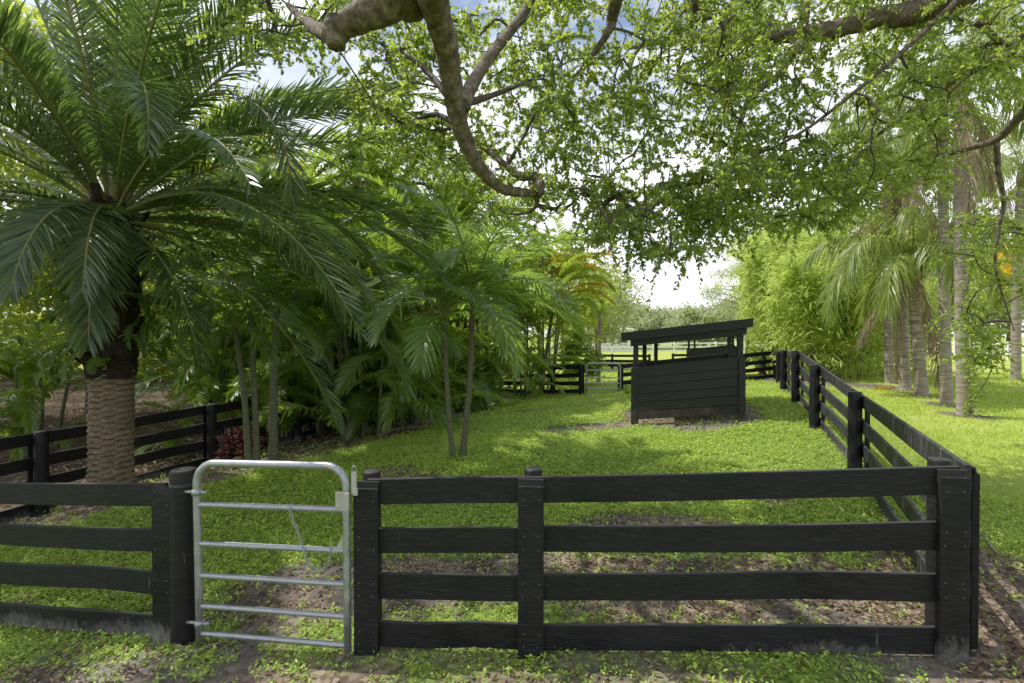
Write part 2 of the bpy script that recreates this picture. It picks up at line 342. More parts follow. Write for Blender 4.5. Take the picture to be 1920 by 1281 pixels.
# ------------------------------------------------------------------ sky, sun, camera
SUN_AZ = R(-70)      # measured from +Y towards +X
SUN_EL = R(58)
w = bpy.data.worlds.new('World'); S.world = w; w.use_nodes = True; nt = w.node_tree; nt.nodes.clear()
sky = nd(nt, 'ShaderNodeTexSky', sky_type='NISHITA', sun_disc=False, sun_elevation=SUN_EL, sun_rotation=SUN_AZ, air_density=1.2, dust_density=1.4, ozone_density=2.0)
tc = nd(nt, 'ShaderNodeTexCoord'); mp = mapv(nt, tc.outputs['Generated'], (1, 1, 2.2))
cl = noise(nt, 1.7, 7, mp, .58, .3)
sz = nd(nt, 'ShaderNodeSeparateXYZ'); nt.links.new(tc.outputs['Generated'], sz.inputs[0])
hz = ramp(nt, [(.28, (1, 1, 1)), (.52, (0, 0, 0))], sz.outputs[2]).outputs[0]
cf = mixc(nt, 1.0, ramp(nt, [(.47, (0, 0, 0)), (.62, (1, 1, 1))], cl).outputs[0], hz, 'LIGHTEN')
colr = mixc(nt, cf, sky.outputs[0], (10.2, 10.35, 10.55))
bg = nd(nt, 'ShaderNodeBackground', Strength=.14); nt.links.new(colr, bg.inputs[0])
wo = nd(nt, 'ShaderNodeOutputWorld'); nt.links.new(bg.outputs[0], wo.inputs[0])
sl = bpy.data.lights.new('sun', 'SUN'); sl.energy = 5.0; sl.angle = R(.5); sl.color = (1, .955, .87)
so = bpy.data.objects.new('sun', sl); COL.objects.link(so)
sd = Vector((math.sin(SUN_AZ) * math.cos(SUN_EL), math.cos(SUN_AZ) * math.cos(SUN_EL), math.sin(SUN_EL)))
so.rotation_euler = (-sd).to_track_quat('-Z', 'Y').to_euler(); so.location = (-16, 8, 25)
cam = bpy.data.cameras.new('camera'); cam.sensor_width = 36; cam.lens = F / 1920 * 36; cam.clip_start = .05; cam.clip_end = 3000
co = bpy.data.objects.new('camera', cam); COL.objects.link(co); co.location = (0, 0, CZ); co.rotation_euler = (PI / 2 - PITCH, 0, 0); S.camera = co
S.view_settings.view_transform = 'Standard'; S.view_settings.look = 'None'; S.view_settings.exposure = 0; S.view_settings.gamma = 1.18
S.render.engine = 'CYCLES'
S.cycles.max_bounces = 9; S.cycles.diffuse_bounces = 4; S.cycles.glossy_bounces = 3; S.cycles.transmission_bounces = 6
S.cycles.use_denoising = True

# ------------------------------------------------------------------ ground
def seg_dist(x, y, pts):
    d = np.full(np.shape(x), 1e9)
    for (x0, y0), (x1, y1) in zip(pts[:-1], pts[1:]):
        t = np.clip(((x - x0) * (x1 - x0) + (y - y0) * (y1 - y0)) / ((x1 - x0) ** 2 + (y1 - y0) ** 2), 0, 1)
        d = np.minimum(d, np.hypot(x - x0 - t * (x1 - x0), y - y0 - t * (y1 - y0)))
    return d
def sm(a, b, v): t = np.clip((v - a) / (b - a), 0, 1); return t * t * (3 - 2 * t)
BEDLINE = [(-6.3, 6.2), (-4.6, 7.9), (-3.6, 10.2), (-2.4, 12.6), (-1.0, 15.5), (-.2, 19.5)]
def bed_side(x, y):
    """>0 on the shaded planting-bed side (left of the line)"""
    bx = np.interp(y, [p[1] for p in BEDLINE], [p[0] for p in BEDLINE]); return bx - x
def cover(x, y):
    """0 bare sand and dry leaves .. 1 full green cover"""
    x = np.asarray(x, float); y = np.asarray(y, float)
    n = fbm(x * .55, y * .75, 11, 4); n2 = fbm(x * 2.1, y * 2.1, 31, 3)
    c = .98 + (n - .5) * .9 + (n2 - .5) * .5
    # worn strip along the front fence
    c -= .42 * sm(1.4, .3, np.abs(y - 3.9)) * (1 - sm(-3.2, -4.5, x))
    c -= .8 * sm(.8, 0., seg_dist(x, y, [(-1.9, 4.6), (.2, 4.7), (1.2, 4.3), (2.6, 4.1)]))
    c -= .8 * sm(.6, 0., seg_dist(x, y, [(.9, 5.7), (2.2, 5.5)])) + .6 * sm(.5, 0., seg_dist(x, y, [(3.4, 6.4), (2.6, 6.8)]))
    c -= .28 * sm(.5, .1, seg_dist(x, y, [(-2.7, 3.3), (-1.6, 2.95), (.3, 2.95), (2.4, 2.85)]))
    c -= .8 * sm(1.2, .2, seg_dist(x, y, [(3.1, 2.0), (3.5, 3.1), (3.9, 4.0)]))
    c -= .07 * sm(6.3, 4.6, y) * sm(4.2, 3.2, x) + .62 * sm(.52, 0, fbm(x * .9 + 4, y * 1.3, 91, 3) + .12 * np.clip(y - 5, 0, 9)) * sm(9, 7, y)
    # bare ground by the shelter and the palm
    c -= 1.3 * sm(1.0, .35, np.hypot((x - 1.75) / 1.5, (y - 11.3) / .75))
    c -= 1.2 * sm(1.15, .75, np.hypot((x - 4.2) / 1.6, (y - 11.9) / 1.9))
    c -= .7 * sm(.9, .1, seg_dist(x, y, [(-1.9, 8.1), (-1.2, 7.4)]))
    c -= .6 * sm(1.0, .1, seg_dist(x, y, [(-2.6, 14.6), (2, 15)]))
    b = bed_side(x, y) + (n2 - .5) * .9
    c -= 1.6 * sm(-.25, .35, b) * sm(5.6, 6.4, y) * sm(24, 20, y)
    # leaf-strewn yard beyond the left fence
    lf = np.interp(y, [0, 7.5, 10, 12.2, 20], [-9.5, -7.2, -6.1, -5.4, -4.5])
    c -= 1.5 * sm(0, .8, lf - x) * sm(34, 26, y) * sm(0, 1.5, y)
    # soil at the trunks on the right
    for (a, b_) in ((11.0, 12.2), (11.7, 13.6), (12.3, 15.0), (12.6, 16.6)): c -= .75 * sm(.85, .15, np.hypot(x - a, (y - b_) * .8))
    c -= 1.3 * sm(1.6, .5, seg_dist(x, y, [(12.5, 17.6), (11.5, 19.5), (11.8, 23.5)]))
    c = np.where(np.hypot(x, y) > 45, .92, c)
    return np.clip(c, 0, 1)
def axis(lo, hi, step, far):
    a = np.arange(lo, hi + 1e-6, step); o = [hi]; d = step
    while o[-1] < far: d *= 1.16; o.append(o[-1] + d)
    l = [lo]; d = step
    while l[-1] > -far: d *= 1.16; l.append(l[-1] - d)
    return np.r_[np.array(l[1:])[::-1], a, np.array(o[1:])]
gx = axis(-11, 13, .11, 900); gy = axis(1.5, 19, .11, 900)
XX, YY = np.meshgrid(gx, gy); ZZ = ground(XX, YY); CV = cover(XX, YY)
ZZ = ZZ + np.where(np.hypot(XX, YY) < 30, CV * .015 * (vnoise(XX * 5, YY * 5, 9)), 0)
def ground_mat():
    m, nt, out = newmat('ground_surface'); p = pos(nt)
    at = nd(nt, 'ShaderNodeAttribute', attribute_name='cover'); lw = nd(nt, 'ShaderNodeAttribute', attribute_name='lawn')
    n1 = noise(nt, 2.2, 6, p); n2 = noise(nt, 18, 5, p); n3 = noise(nt, 90, 3, p)
    soil = ramp(nt, [(.25, (.07, .06, .05)), (.5, (.145, .128, .11)), (.8, (.28, .262, .24))], n1).outputs[0]
    soil = mixc(nt, .6, soil, ramp(nt, [(.3, (.25, .25, .25)), (.7, (1, 1, 1))], n2).outputs[0], 'MULTIPLY')
    vor = nd(nt, 'ShaderNodeTexVoronoi', Scale=24); nt.links.new(p, vor.inputs['Vector'])
    lit = ramp(nt, [(.0, (.05, .032, .02)), (.35, (.12, .08, .05)), (.7, (.20, .145, .10)), (1, (.30, .24, .18))], nd(nt, 'ShaderNodeSeparateColor').outputs[0])
    sep = lit.inputs[0].links[0].from_node; nt.links.new(vor.outputs['Color'], sep.inputs[0])
    lf = ramp(nt, [(.42, (0, 0, 0)), (.58, (.85, .85, .85))], noise(nt, 1.1, 4, p)).outputs[0]
    soil = mixc(nt, lf, soil, lit.outputs[0])
    g = ramp(nt, [(.3, (.06, .10, .022)), (.5, (.16, .235, .04)), (.75, (.33, .40, .08))], n2).outputs[0]
    g = mixc(nt, n3, mixc(nt, 1.0, g, (.55, .6, .5), 'MULTIPLY'), g)
    lawn = mixc(nt, n1, (.28, .37, .05), (.44, .49, .10)); lawn = mixc(nt, .5, lawn, ramp(nt, [(.3, (.4, .4, .4)), (.7, (1, 1, 1))], n2).outputs[0], 'MULTIPLY')
    g = mixc(nt, lw.outputs['Fac'], g, lawn)
    ad = nd(nt, 'ShaderNodeMath', operation='MULTIPLY_ADD'); nt.links.new(n2, ad.inputs[0]); ad.inputs[1].default_value = .5
    s2 = nd(nt, 'ShaderNodeMath', operation='SUBTRACT'); nt.links.new(at.outputs['Fac'], s2.inputs[0]); s2.inputs[1].default_value = .25; nt.links.new(s2.outputs[0], ad.inputs[2])
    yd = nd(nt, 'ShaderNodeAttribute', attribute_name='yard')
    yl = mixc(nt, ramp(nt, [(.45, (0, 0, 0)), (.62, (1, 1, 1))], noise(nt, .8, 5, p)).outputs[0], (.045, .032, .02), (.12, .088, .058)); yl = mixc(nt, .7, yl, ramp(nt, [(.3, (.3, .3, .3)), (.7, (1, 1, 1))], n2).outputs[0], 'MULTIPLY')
    soil = mixc(nt, yd.outputs['Fac'], soil, yl)  # yard: leaf-litter brown, darkened further to stand in for tree shade
    c = mixc(nt, ramp(nt, [(.38, (0, 0, 0)), (.62, (1, 1, 1))], ad.outputs[0]).outputs[0], soil, g)
    pr = nd(nt, 'ShaderNodeBsdfPrincipled', Roughness=.95); pr.inputs['Specular IOR Level'].default_value = .1
    nt.links.new(c, pr.inputs['Base Color']); nt.links.new(bump(nt, n2, .7, .03), pr.inputs['Normal']); nt.links.new(pr.outputs[0], out.inputs[0]); return m
nX, nY = len(gx), len(gy)
ii = (np.arange(nY - 1)[:, None] * nX + np.arange(nX - 1)[None]).ravel()
lawn_w = sm(0, 3, XX - np.interp(YY, [3, 7, 10, 12.3, 15, 22], [3.2, 5.2, 6.2, 7.2, 8.4, 11.8])) * sm(3.5, 7, YY)
lawn_w = np.maximum(lawn_w, sm(19, 23, YY))
go = mesh('ground', np.c_[XX.ravel(), YY.ravel(), ZZ.ravel()], np.c_[ii, ii + 1, ii + 1 + nX, ii + nX], None, ground_mat(), None, True,
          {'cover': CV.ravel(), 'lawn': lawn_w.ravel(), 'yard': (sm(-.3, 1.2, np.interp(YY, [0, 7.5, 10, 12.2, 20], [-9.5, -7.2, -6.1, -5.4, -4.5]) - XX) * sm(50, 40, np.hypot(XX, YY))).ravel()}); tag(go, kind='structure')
# pale road far to the left
rx = np.linspace(-110, -14, 60); ry = 40 + 0.05 * rx
ro = np.vstack([np.c_[rx, ry - 2.6, ground(rx, ry - 2.6) + .10], np.c_[rx, ry + 2.6, ground(rx, ry + 2.6) + .10]])
k = np.arange(59); o = mesh('road', ro, np.c_[k, k + 1, k + 61, k + 60], None, M['road']); tag(o, kind='structure')

def in_view(x, y, margin=1.08): return (y > .4) & (np.abs(x) < y * 1.0213 * margin + .5)
def scatter(n, x0, x1, y0, y1):
    x = rng.uniform(x0, x1, n); y = rng.uniform(y0, y1, n); k = in_view(x, y); return x[k], y[k]
# leafy ground cover in the paddock: small sprigs
def sprigs(x, y, nl, size, hgt):
    n = len(x); z = ground(x, y)
    C = np.repeat(np.c_[x, y, z], nl, 0); m = len(C); s = np.repeat(size, nl)
    a = rng.uniform(0, 2 * PI, m); el = rng.uniform(-.15, .8, m)
    D = np.c_[np.cos(a) * np.cos(el), np.sin(a) * np.cos(el), np.sin(el)]
    C = C + np.c_[rng.normal(0, .5, m) * s, rng.normal(0, .5, m) * s, rng.uniform(.1, 1, m) * np.repeat(hgt, nl)]
    return leaves(C, D, s * rng.uniform(.7, 1.3, m), s * .5, unit(np.c_[rng.normal(0, .4, (m, 2)), np.ones(m)]), .2, .15)
mb = MB()
for (n, y0, y1, x0, x1, nl, size, h) in ((12000, 1.8, 4.2, -5, 4.6, 7, .030, .05), (22000, 4.2, 7, -7, 6, 6, .034, .06), (30000, 7, 11.5, -7, 8, 5, .044, .07), (20000, 11.5, 19, -4, 11, 5, .06, .08)):
    x, y = scatter(n, x0, x1, y0, y1); c = cover(x, y)
    edge = np.interp(y, [2, 3.2, 7, 10, 12.3, 15, 22], [9, 9, 5.5, 6.5, 7.5, 8.7, 12])
    k = (rng.uniform(0, 1, len(x)) < np.clip((c - .16) * 1.6, 0.10, 1)) & (x < edge); x, y = x[k], y[k]
    V, Q = sprigs(x, y, nl, np.full(len(x), size * .86) * rng.uniform(.6, 1.3, len(x)) * (.65 + .8 * fbm(x * 1.1, y * 1.1, 61, 3)), np.full(len(x), h) * rng.uniform(.5, 1.3, len(x)))
    mb.add(V, Q)
for (n, y0, y1, x0, x1, l, wd) in ((9000, 2, 5, -5, 4.6, .07, .006), (16000, 5, 10, -7, 6.5, .10, .009), (14000, 10, 19, -4, 11, .13, .014)):
    x, y = scatter(n, x0, x1, y0, y1); c = cover(x, y); edge = np.interp(y, [2, 3.2, 7, 10, 12.3, 15, 22], [9, 9, 5.5, 6.5, 7.5, 8.7, 12]); pn = fbm(x * .8 + 9, y * .8, 51, 3)
    k = (rng.uniform(0, 1, len(x)) < np.clip(c * (pn - .25) * 2.4, .03, 1)) & (x < edge); x, y = x[k], y[k]; m = len(x)
    V, Q = blades(np.c_[x, y, ground(x, y)], np.c_[rng.normal(0, .5, (m, 2)), np.ones(m)], l * rng.uniform(.5, 1.5, m), wd, .3); mb.add(V, Q)
tag(mb.build('ground_cover', M['weed']), 'low green leafy ground cover filling the paddock', 'ground cover', kind='stuff')
# lawn blades on the right bank and beyond the far fence
mb = MB()
for (n, x0, x1, y0, y1, l, wd) in ((26000, 3, 10, 3, 10, .085, .008), (30000, 5, 18, 7, 16, .11, .012), (22000, 6, 26, 12, 26, .15, .022), (9000, 1, 10, 17, 32, .17, .03)):
    x, y = scatter(n, x0, x1, y0, y1); c = cover(x, y); edge = np.interp(y, [2, 3.2, 7, 10, 12.3, 15, 22], [3, 3.2, 4.9, 6, 7, 8.2, 11.6])
    k = (rng.uniform(0, 1, len(x)) < np.clip(c * 1.25 - .15, 0, 1)) & ((x > edge) | (y > 17)); x, y = x[k], y[k]; m = len(x)
    V, Q = blades(np.c_[x, y, ground(x, y) - .005], np.c_[rng.normal(0, .45, (m, 2)), np.ones(m)], l * rng.uniform(.5, 1.3, m), wd, .25)
    mb.add(V, Q)
tag(mb.build('lawn_grass', M['lawn']), 'short sunlit lawn grass on the bank outside the fence', 'grass', kind='stuff')
# dry leaves
mb = MB()
for (n, x0, x1, y0, y1, s) in ((46000, -5, 4.6, 1.8, 6.8, .042), (14000, -8, 4, 6, 15, .07), (16000, -22, -5, 7, 24, .10)):
    x, y = scatter(n, x0, x1, y0, y1); c = cover(x, y); pn = fbm(x * .9, y * .9, 77, 3)
    k = rng.uniform(0, 1, len(x)) < np.clip(1.05 - c * 1.1, .03, 1) * np.clip((pn - .3) * 3, .1, 1); x, y = x[k], y[k]; m = len(x)
    a = rng.uniform(0, 2 * PI, m)
    V, Q = leaves(np.c_[x, y, ground(x, y) + rng.uniform(.004, .03, m)], np.c_[np.cos(a), np.sin(a), rng.normal(0, .25, m)], s * rng.uniform(.6, 1.5, m), s * rng.uniform(.3, .55, m),
                  unit(np.c_[rng.normal(0, .45, (m, 2)), np.ones(m)]), .5, .25)
    mb.add(V, Q)
tag(mb.build('leaf_litter', M['litter']), 'dry brown leaves strewn over bare sandy soil', 'leaf litter', kind='stuff')

# ------------------------------------------------------------------ board fences
RAILS = [(0, .178), (.345, .525), (.674, .853), (1.02, 1.2)]
def dz_(V): return .22 * np.clip(np.minimum(np.abs(V[:, 0] - 2.7), np.abs(V[:, 0] + 3.5)) - .7, 0, 1) * (V[:, 1] < 4.6)
def hattr(zb): return lambda V: {'h': V[:, 2] - zb + dz_(V)}
def fence(label, pts, side, zb=None, group=None, rail_gap=.03, skip=(), mat='wood', RL=RAILS, post_r=.09, post_h=1.27, boards=True, rounds=True, noround=(), noboard=(), ext=None, bw=.17, railmat=None):
    """pts: post positions along the run; side=+1 puts rails on the left of the walking direction; ext: overshoot of rails at either end"""
    pts = np.array(pts, float); n = len(pts)
    zs = np.array([gz(*p) for p in pts]) + rail_gap if zb is None else np.array(zb, float)
    root = empty('board_fence', (pts[n // 2][0], pts[n // 2][1], zs[n // 2] - rail_gap), label, 'fence', group)
    m = M[mat]
    nrm = []
    for i in range(n):
        d = pts[min(i + 1, n - 1)] - pts[max(i - 1, 0)]; d /= np.linalg.norm(d); nrm.append(np.array([-d[1], d[0]]) * side)
    for i in range(n):
        if rounds and i not in noround:
            b = MB(); x, y = pts[i]; g = gz(x, y); top = zs[i] + post_h - .03 + random.uniform(-.01, .02); lean = np.array([random.uniform(-.008, .008), random.uniform(-.008, .008)])
            zz = np.r_[np.linspace(g - .15, top - .012, 9), top]; rr = np.r_[np.full(9, post_r) * (1.02 - .05 * np.linspace(0, 1, 9)), post_r * .9]
            b.tube([(x + lean[0] * (z - g), y + lean[1] * (z - g), z) for z in zz], rr, 20, True, noise=.02, nseed=i * 3.3)
            b.build('post', m, root, True, hattr(g))
        if boards and i not in noboard:
            off = nrm[i] * (post_r + .035 + .022); b = MB(); p = pts[i] + off; d = np.array([nrm[i][1], -nrm[i][0], 0])
            z0 = zs[i] - .045; z1 = zs[i] + 1.2
            zz = [z0, z0 + .3, z0 + .7, z1 - .05, z1]; hv = np.array([*nrm[i], 0]); V = []
            b.loft([np.array([*p, z]) for z in zz[:4]], d, hv, bw, .042, .004)
            b.loft([np.array([*p, zz[3]]), np.array([*p, zz[3]]) + [0, 0, .001]], d, hv, bw, .042, .004)
            q = np.array([*p, zz[3] + .001]); b.loft([q, q + np.array([*(-nrm[i] * .012), .045])], d, hv, bw, .018, .003)
            for (r0, r1) in RL:
                for f_ in (.25, .75):
                    for sx in (-1, 1):
                        q = np.array([*(p + nrm[i] * .0215), zs[i] + r0 + (r1 - r0) * f_]) + d * (sx * bw * .3 + random.uniform(-.008, .008)); nv = np.array([*nrm[i], 0.])
                        b.tube([q, q + nv * .002], .0045, 6, True, 1)
            b.build('face_board', [m, M['nail']], root, False, hattr(gz(*pts[i])))
    for i in range(n - 1):
        if i in skip: continue
        a, c = pts[i] + nrm[i] * (post_r + .0175), pts[i + 1] + nrm[i + 1] * (post_r + .0175)
        u = (c - a) / np.linalg.norm(c - a); L = np.linalg.norm(c - a); ea, ec = (ext or {}).get(i, (0, 0))
        e = -.0015
        for k, (r0, r1) in enumerate(RL):
            b = MB(); P0 = []
            for t in np.linspace(-ea / L if ea else -e / L, 1 + (ec / L if ec else e / L), 17):
                q = a + (c - a) * t; z = zs[i] + (zs[i + 1] - zs[i]) * t + (r0 + r1) / 2 + (vnoise(t * 3 + i * 9 + k * 31, k, 3) - .5) * .024
                P0.append((*q, float(z)))
            tv = np.array([*u, (zs[i + 1] - zs[i]) / L]); tv /= np.linalg.norm(tv); wv = np.array([-u[1], u[0], 0]); hv = np.cross(tv, wv); hv = hv if hv[2] > 0 else -hv
            b.loft(P0, wv, hv, .034, r1 - r0 + random.uniform(-.004, .004), .004)
            b.build('rail', M[railmat] if railmat else m, root, False, lambda V: {'h': V[:, 2] - ground(V[:, 0], V[:, 1]) + dz_(V)})
    return root
def pt(px, Y): p = P(px, 640, Y); return (p[0], p[1])
def back(p, d):   # move a point away from the camera along +Y
    return (p[0], p[1] + d)
# front run, right of the near gate: face boards sit on the camera side
fence('black four board fence across the foreground from near gate to right corner post',
      [back(pt(687, 3.53), .15), back(pt(999, 3.42), .15), back(pt(1801, 3.16), .15)], -1, [-.235, -.187, -.052], ext={1: (0, .06)}, bw=.178, post_r=.066)
# front run, left of the gate
fl = [pt(-420, 4.75), pt(-60, 4.2), (pt(304, 3.82))]
fence('black four board fence in the left foreground ending at the hinge post of the gate',
      [back(p, .15) for p in fl], -1, [-.52, -.45, -.355], noround=(2,), bw=.172, post_r=.066)
# hinge post of the near gate: round post standing beside the end board
b = MB(); hp = pt(341, 3.86); g0 = gz(*hp); zt = P(341, 880, 3.86)[2]
hroot = empty('gate_post', (*hp, g0), 'round black post between the left foreground fence and the near metal gate', 'post')
b.tube([(hp[0], hp[1], z) for z in np.r_[np.linspace(g0 - .15, zt - .015, 10), zt]], np.r_[np.full(10, .088), .08], 22, True, noise=.03); b.build('post_shaft', M['wood'], hroot, True, hattr(g0))
b = MB(); b.tube([(hp[0], hp[1] , zt - .13), (hp[0], hp[1], zt - .10)], .093, 22); b.build('wire_band', M['plastic'], hroot, True)
# right run: corner, A, B, C, D, E
rp = [(2.90, 3.36), (4.9, 7.15), (5.92, 9.8), (6.96, 12.3), (8.18, 15.1), (9.9, 18.6), (11.6, 22.0)]
rzb = [-.045, P(1604, 738, 7.15)[2] - 1.235, P(1528, 684, 9.8)[2] - 1.235, P(1492, 658, 12.3)[2] - 1.235, P(1469, 656, 15.1)[2] - 1.24, .17, .12]
fence('long black board fence running away along the right side of the paddock', rp, -1, rzb, noround=(0,), ext={0: (.08, 0)}, bw=.15, railmat='wornwood')
# left run behind the date palm
lp = [(-7.6, 4.3), (-7.02, 7.45), (-6.0, 10.0), (-5.3, 12.4), (-4.6, 15.2), (-3.9, 18.4)]
fence('black board fence in deep shade behind the date palm on the left', lp, 1, [-.62, P(83, 808, 7.45)[2] - 1.24, P(395, 757, 10)[2] - 1.24, -.62, -.6, -.6])
# far run, left and right of the far gate
fl2 = [pt(700, 25), pt(810, 23.6), pt(925, 22.5), pt(1035, 21.2), pt(1089, 20.5)]
fence('black board fence at the far end of the paddock left of far gate', fl2, 1, [P(700, 690, 25)[2] - 1.2, P(810, 689, 23.6)[2] - 1.2, P(925, 687, 22.5)[2] - 1.2, P(1035, 686, 21.2)[2] - 1.2, P(1089, 684, 20.5)[2] - 1.2])
fr2 = [pt(1165, 20.6), pt(1262, 21.0), pt(1362, 21.5), (11.6, 22.0)]
fence('black board fence behind the near shelter, from far gate to far right corner', fr2, 1, [P(1165, 684, 20.6)[2] - 1.2, P(1262, 675, 21)[2] - 1.2, P(1362, 667, 21.5)[2] - 1.2, P(1455, 658, 22)[2] - 1.2], noround=(3,), noboard=(3,))
# row of posts going away behind the far right corner
fence('black board fence seen end on with close set posts behind the far right corner', [(11.8 + (21.8 - 11.8) * t, 23.5 + 22 * t) for t in np.linspace(0, 1, 9)], -1, [.12 - .1 * t for t in np.linspace(0, 1, 9)], boards=False)
fence('black board fence of the second paddock beyond the far gate', [pt(1000, 36), pt(1080, 35.5), pt(1148, 35), pt(1218, 34.5)], 1, [P(q, 665, 35)[2] - 1.2 for q in (1000, 1080, 1148, 1218)], boards=False)
fence('short black board fence on the second paddock beside the distant shelter', [pt(1262, 34), pt(1330, 34), pt(1400, 34)], 1, [P(q, 664, 34)[2] - 1.2 for q in (1262, 1330, 1400)], boards=False)
# white rail fences far away
WR = [(.35, .5), (.75, .9), (1.15, 1.3)]
def wfence(label, pts, zoff=0): fence(label, pts, 1, [gz(*p) + .1 for p in pts], mat='white', RL=WR, post_r=.075, post_h=1.45, boards=False, rail_gap=0)
wfence('distant white three rail fence beyond the second paddock in the middle of the view', [pt(q, 56) for q in np.linspace(1030, 1420, 11)])
wfence('white rail fence furthest away below the distant tree line', [pt(q, 78) for q in np.linspace(1050, 1480, 11)])
wfence('white three rail fence at the right edge beyond the tall palms', [pt(q, Y) for q, Y in ((1640, 58), (1690, 54), (1740, 50), (1790, 47), (1840, 44), (1890, 41), (1945, 38))])

# ------------------------------------------------------------------ gates
def gate(TL, TR, BL, BR, label, fr, rt=.0275, rr=.0215, details=True, rails=True):
    TL, TR, BL, BR = map(np.array, (TL, TR, BL, BR))
    root = empty('metal_gate', (BL + BR) / 2, label, 'gate'); b = MB()
    u = (TR - TL); W = np.linalg.norm(u); u /= W; rc = .13 * W / 1.1 * 1.1
    arcL = [TL + u * rc * (1 - math.cos(a)) - (TL - BL) / np.linalg.norm(TL - BL) * rc * (1 - math.sin(a)) for a in np.linspace(0, PI / 2, 9)]
    arcR = [TR - u * rc * (1 - math.sin(a)) - (TR - BR) / np.linalg.norm(TR - BR) * rc * (1 - math.cos(a)) for a in np.linspace(0, PI / 2, 9)]
    path = [BL, BL + (TL - BL) * .3, BL + (TL - BL) * .6] + arcL + [TL + u * W * .5] + arcR + [BR + (TR - BR) * .6, BR + (TR - BR) * .3, BR]
    b.tube(path, rt, 16, True); b.build('gate_frame', M['steel'], root, True)
    for f in fr:
        b = MB(); a = TL + (BL - TL) * f; c = TR + (BR - TR) * f
        b.tube([a, a + (c - a) * .02, a + (c - a) * .04, a + (c - a) * .5, a + (c - a) * .96, a + (c - a) * .98, c], [rr * .8, rr * .9, rr, rr, rr, rr * .9, rr * .8], 14, True); b.build('gate_rail', M['steel'], root, True)
    if details:
        for f in (.165, .91):                                    # hinges
            b = MB(); a = TL + (BL - TL) * f
            b.tube([a + [0, 0, -.022], a + [0, 0, .022]], rt * 1.3, 14); b.tube([a - u * .11, a - u * .03], .012, 10); b.tube([a - u * .03, a + u * .085], .009, 8)
            b.tube([a + u * .055 + [0, -.0, -.012], a + u * .055 + [0, 0, .012]], .017, 6); b.build('hinge', M['steel'], root, True)
        b = MB(); a = TR + (BR - TR) * .18; y = -.036               # latch plate
        rz = math.atan2(u[1], u[0])
        b.box(a + [-.02, y, 0], (.10, .008, .135), .003, rz); b.box(a + [.02, y - .012, 0], (.03, .02, .12), .004, rz)
        for dz in (-.05, .05): b.tube([a + [-.045, y - .004, dz], a + [-.045, y - .012, dz]], .008, 8)
        b.build('latch', M['beam'], root)
        b = MB(); a = TR + (BR - TR) * .42
        V = [a + [-.01, -.005, -.06], a + [-.10, -.005, -.06], a + [-.02, -.005, .07], a + [-.01, -.005, .07]]; V = np.array(V); V = np.vstack([V, V + [0, .006, 0]])
        b.add(V, [(0, 1, 2, 3), (7, 6, 5, 4), (0, 4, 5, 1), (1, 5, 6, 2), (2, 6, 7, 3), (3, 7, 4, 0)]); b.build('gusset_plate', M['beam'], root)
    return root, TL, TR, BL, BR
FR = [.235, .456, .637, .811, .967]
_, gTL, gTR, gBL, gBR = gate(P(368, 868, 3.78), P(649, 874, 3.55), P(375, 1198, 3.78), P(652, 1222, 3.55), 'galvanised tube gate with five bars and rounded top standing closed in the foreground', FR)
gate(P(1099, 681, 20.4), P(1163, 682, 20.4), P(1100, 741, 20.4), P(1163, 741, 20.4), 'small metal gate with rounded top in the far fence beside the shelter', [.22, .45, .63, .8, .96], .034, .026, False)
# catch on the latch post
lr = empty('gate_catch', P(664, 902, 3.5), 'pale metal catch with lever on the latch post of the near gate', 'latch'); b = MB(); a = P(664, 905, 3.48)
b.box(a, (.035, .012, .15), .003); b.box(a + [.012, -.01, -.06], (.03, .016, .05), .003); b.build('catch_plate', M['beam'], lr)
b = MB(); b.tube(catmull([a + [-.012, 0, .07], a + [-.012, -.004, .10], a + [0, -.006, .118], a + [.012, -.004, .10], a + [.012, 0, .07]], 4), .004, 6); b.build('lever', M['steel'], lr, True)
# chain hanging from the gate
def chain(a, low, c, n=34):
    cr = catmull([a, a + (low - a) * .35 + [.01, 0, -.06], a + (low - a) * .75 + [-.01, 0, -.05], low, low + (c - low) * .5 + [.03, 0, -.04], c], 12)
    s = np.r_[0, np.cumsum(np.linalg.norm(np.diff(cr, axis=0), axis=1))]; mb = MB(); st = s[-1] / n
    for i in range(n):
        q = np.array([np.interp((i + .5) * st, s, cr[:, k]) for k in range(3)]); q2 = np.array([np.interp((i + .6) * st, s, cr[:, k]) for k in range(3)])
        t = unit(q2 - q); v = np.array([0, 1, 0.]) if i % 2 else unit(np.cross(t, [0, 1, 0])); w_ = v
        ring = [q + t * (st * .62) * math.cos(x) * (1.0) + w_ * .0095 * math.sin(x) for x in np.linspace(0, 2 * PI, 13)[:-1]]
        ring = ring + [ring[0]]; mb.tube(ring, .0028, 6, False)
    return mb
c = chain(P(541, 950, 3.60), P(592, 1070, 3.56), P(622, 1020, 3.55))
b = c; o = empty('chain', P(541, 950, 3.6), 'thin steel chain looped and hanging from the top bar of the near gate', 'chain'); b.build('chain_links', M['steel'], o, True)

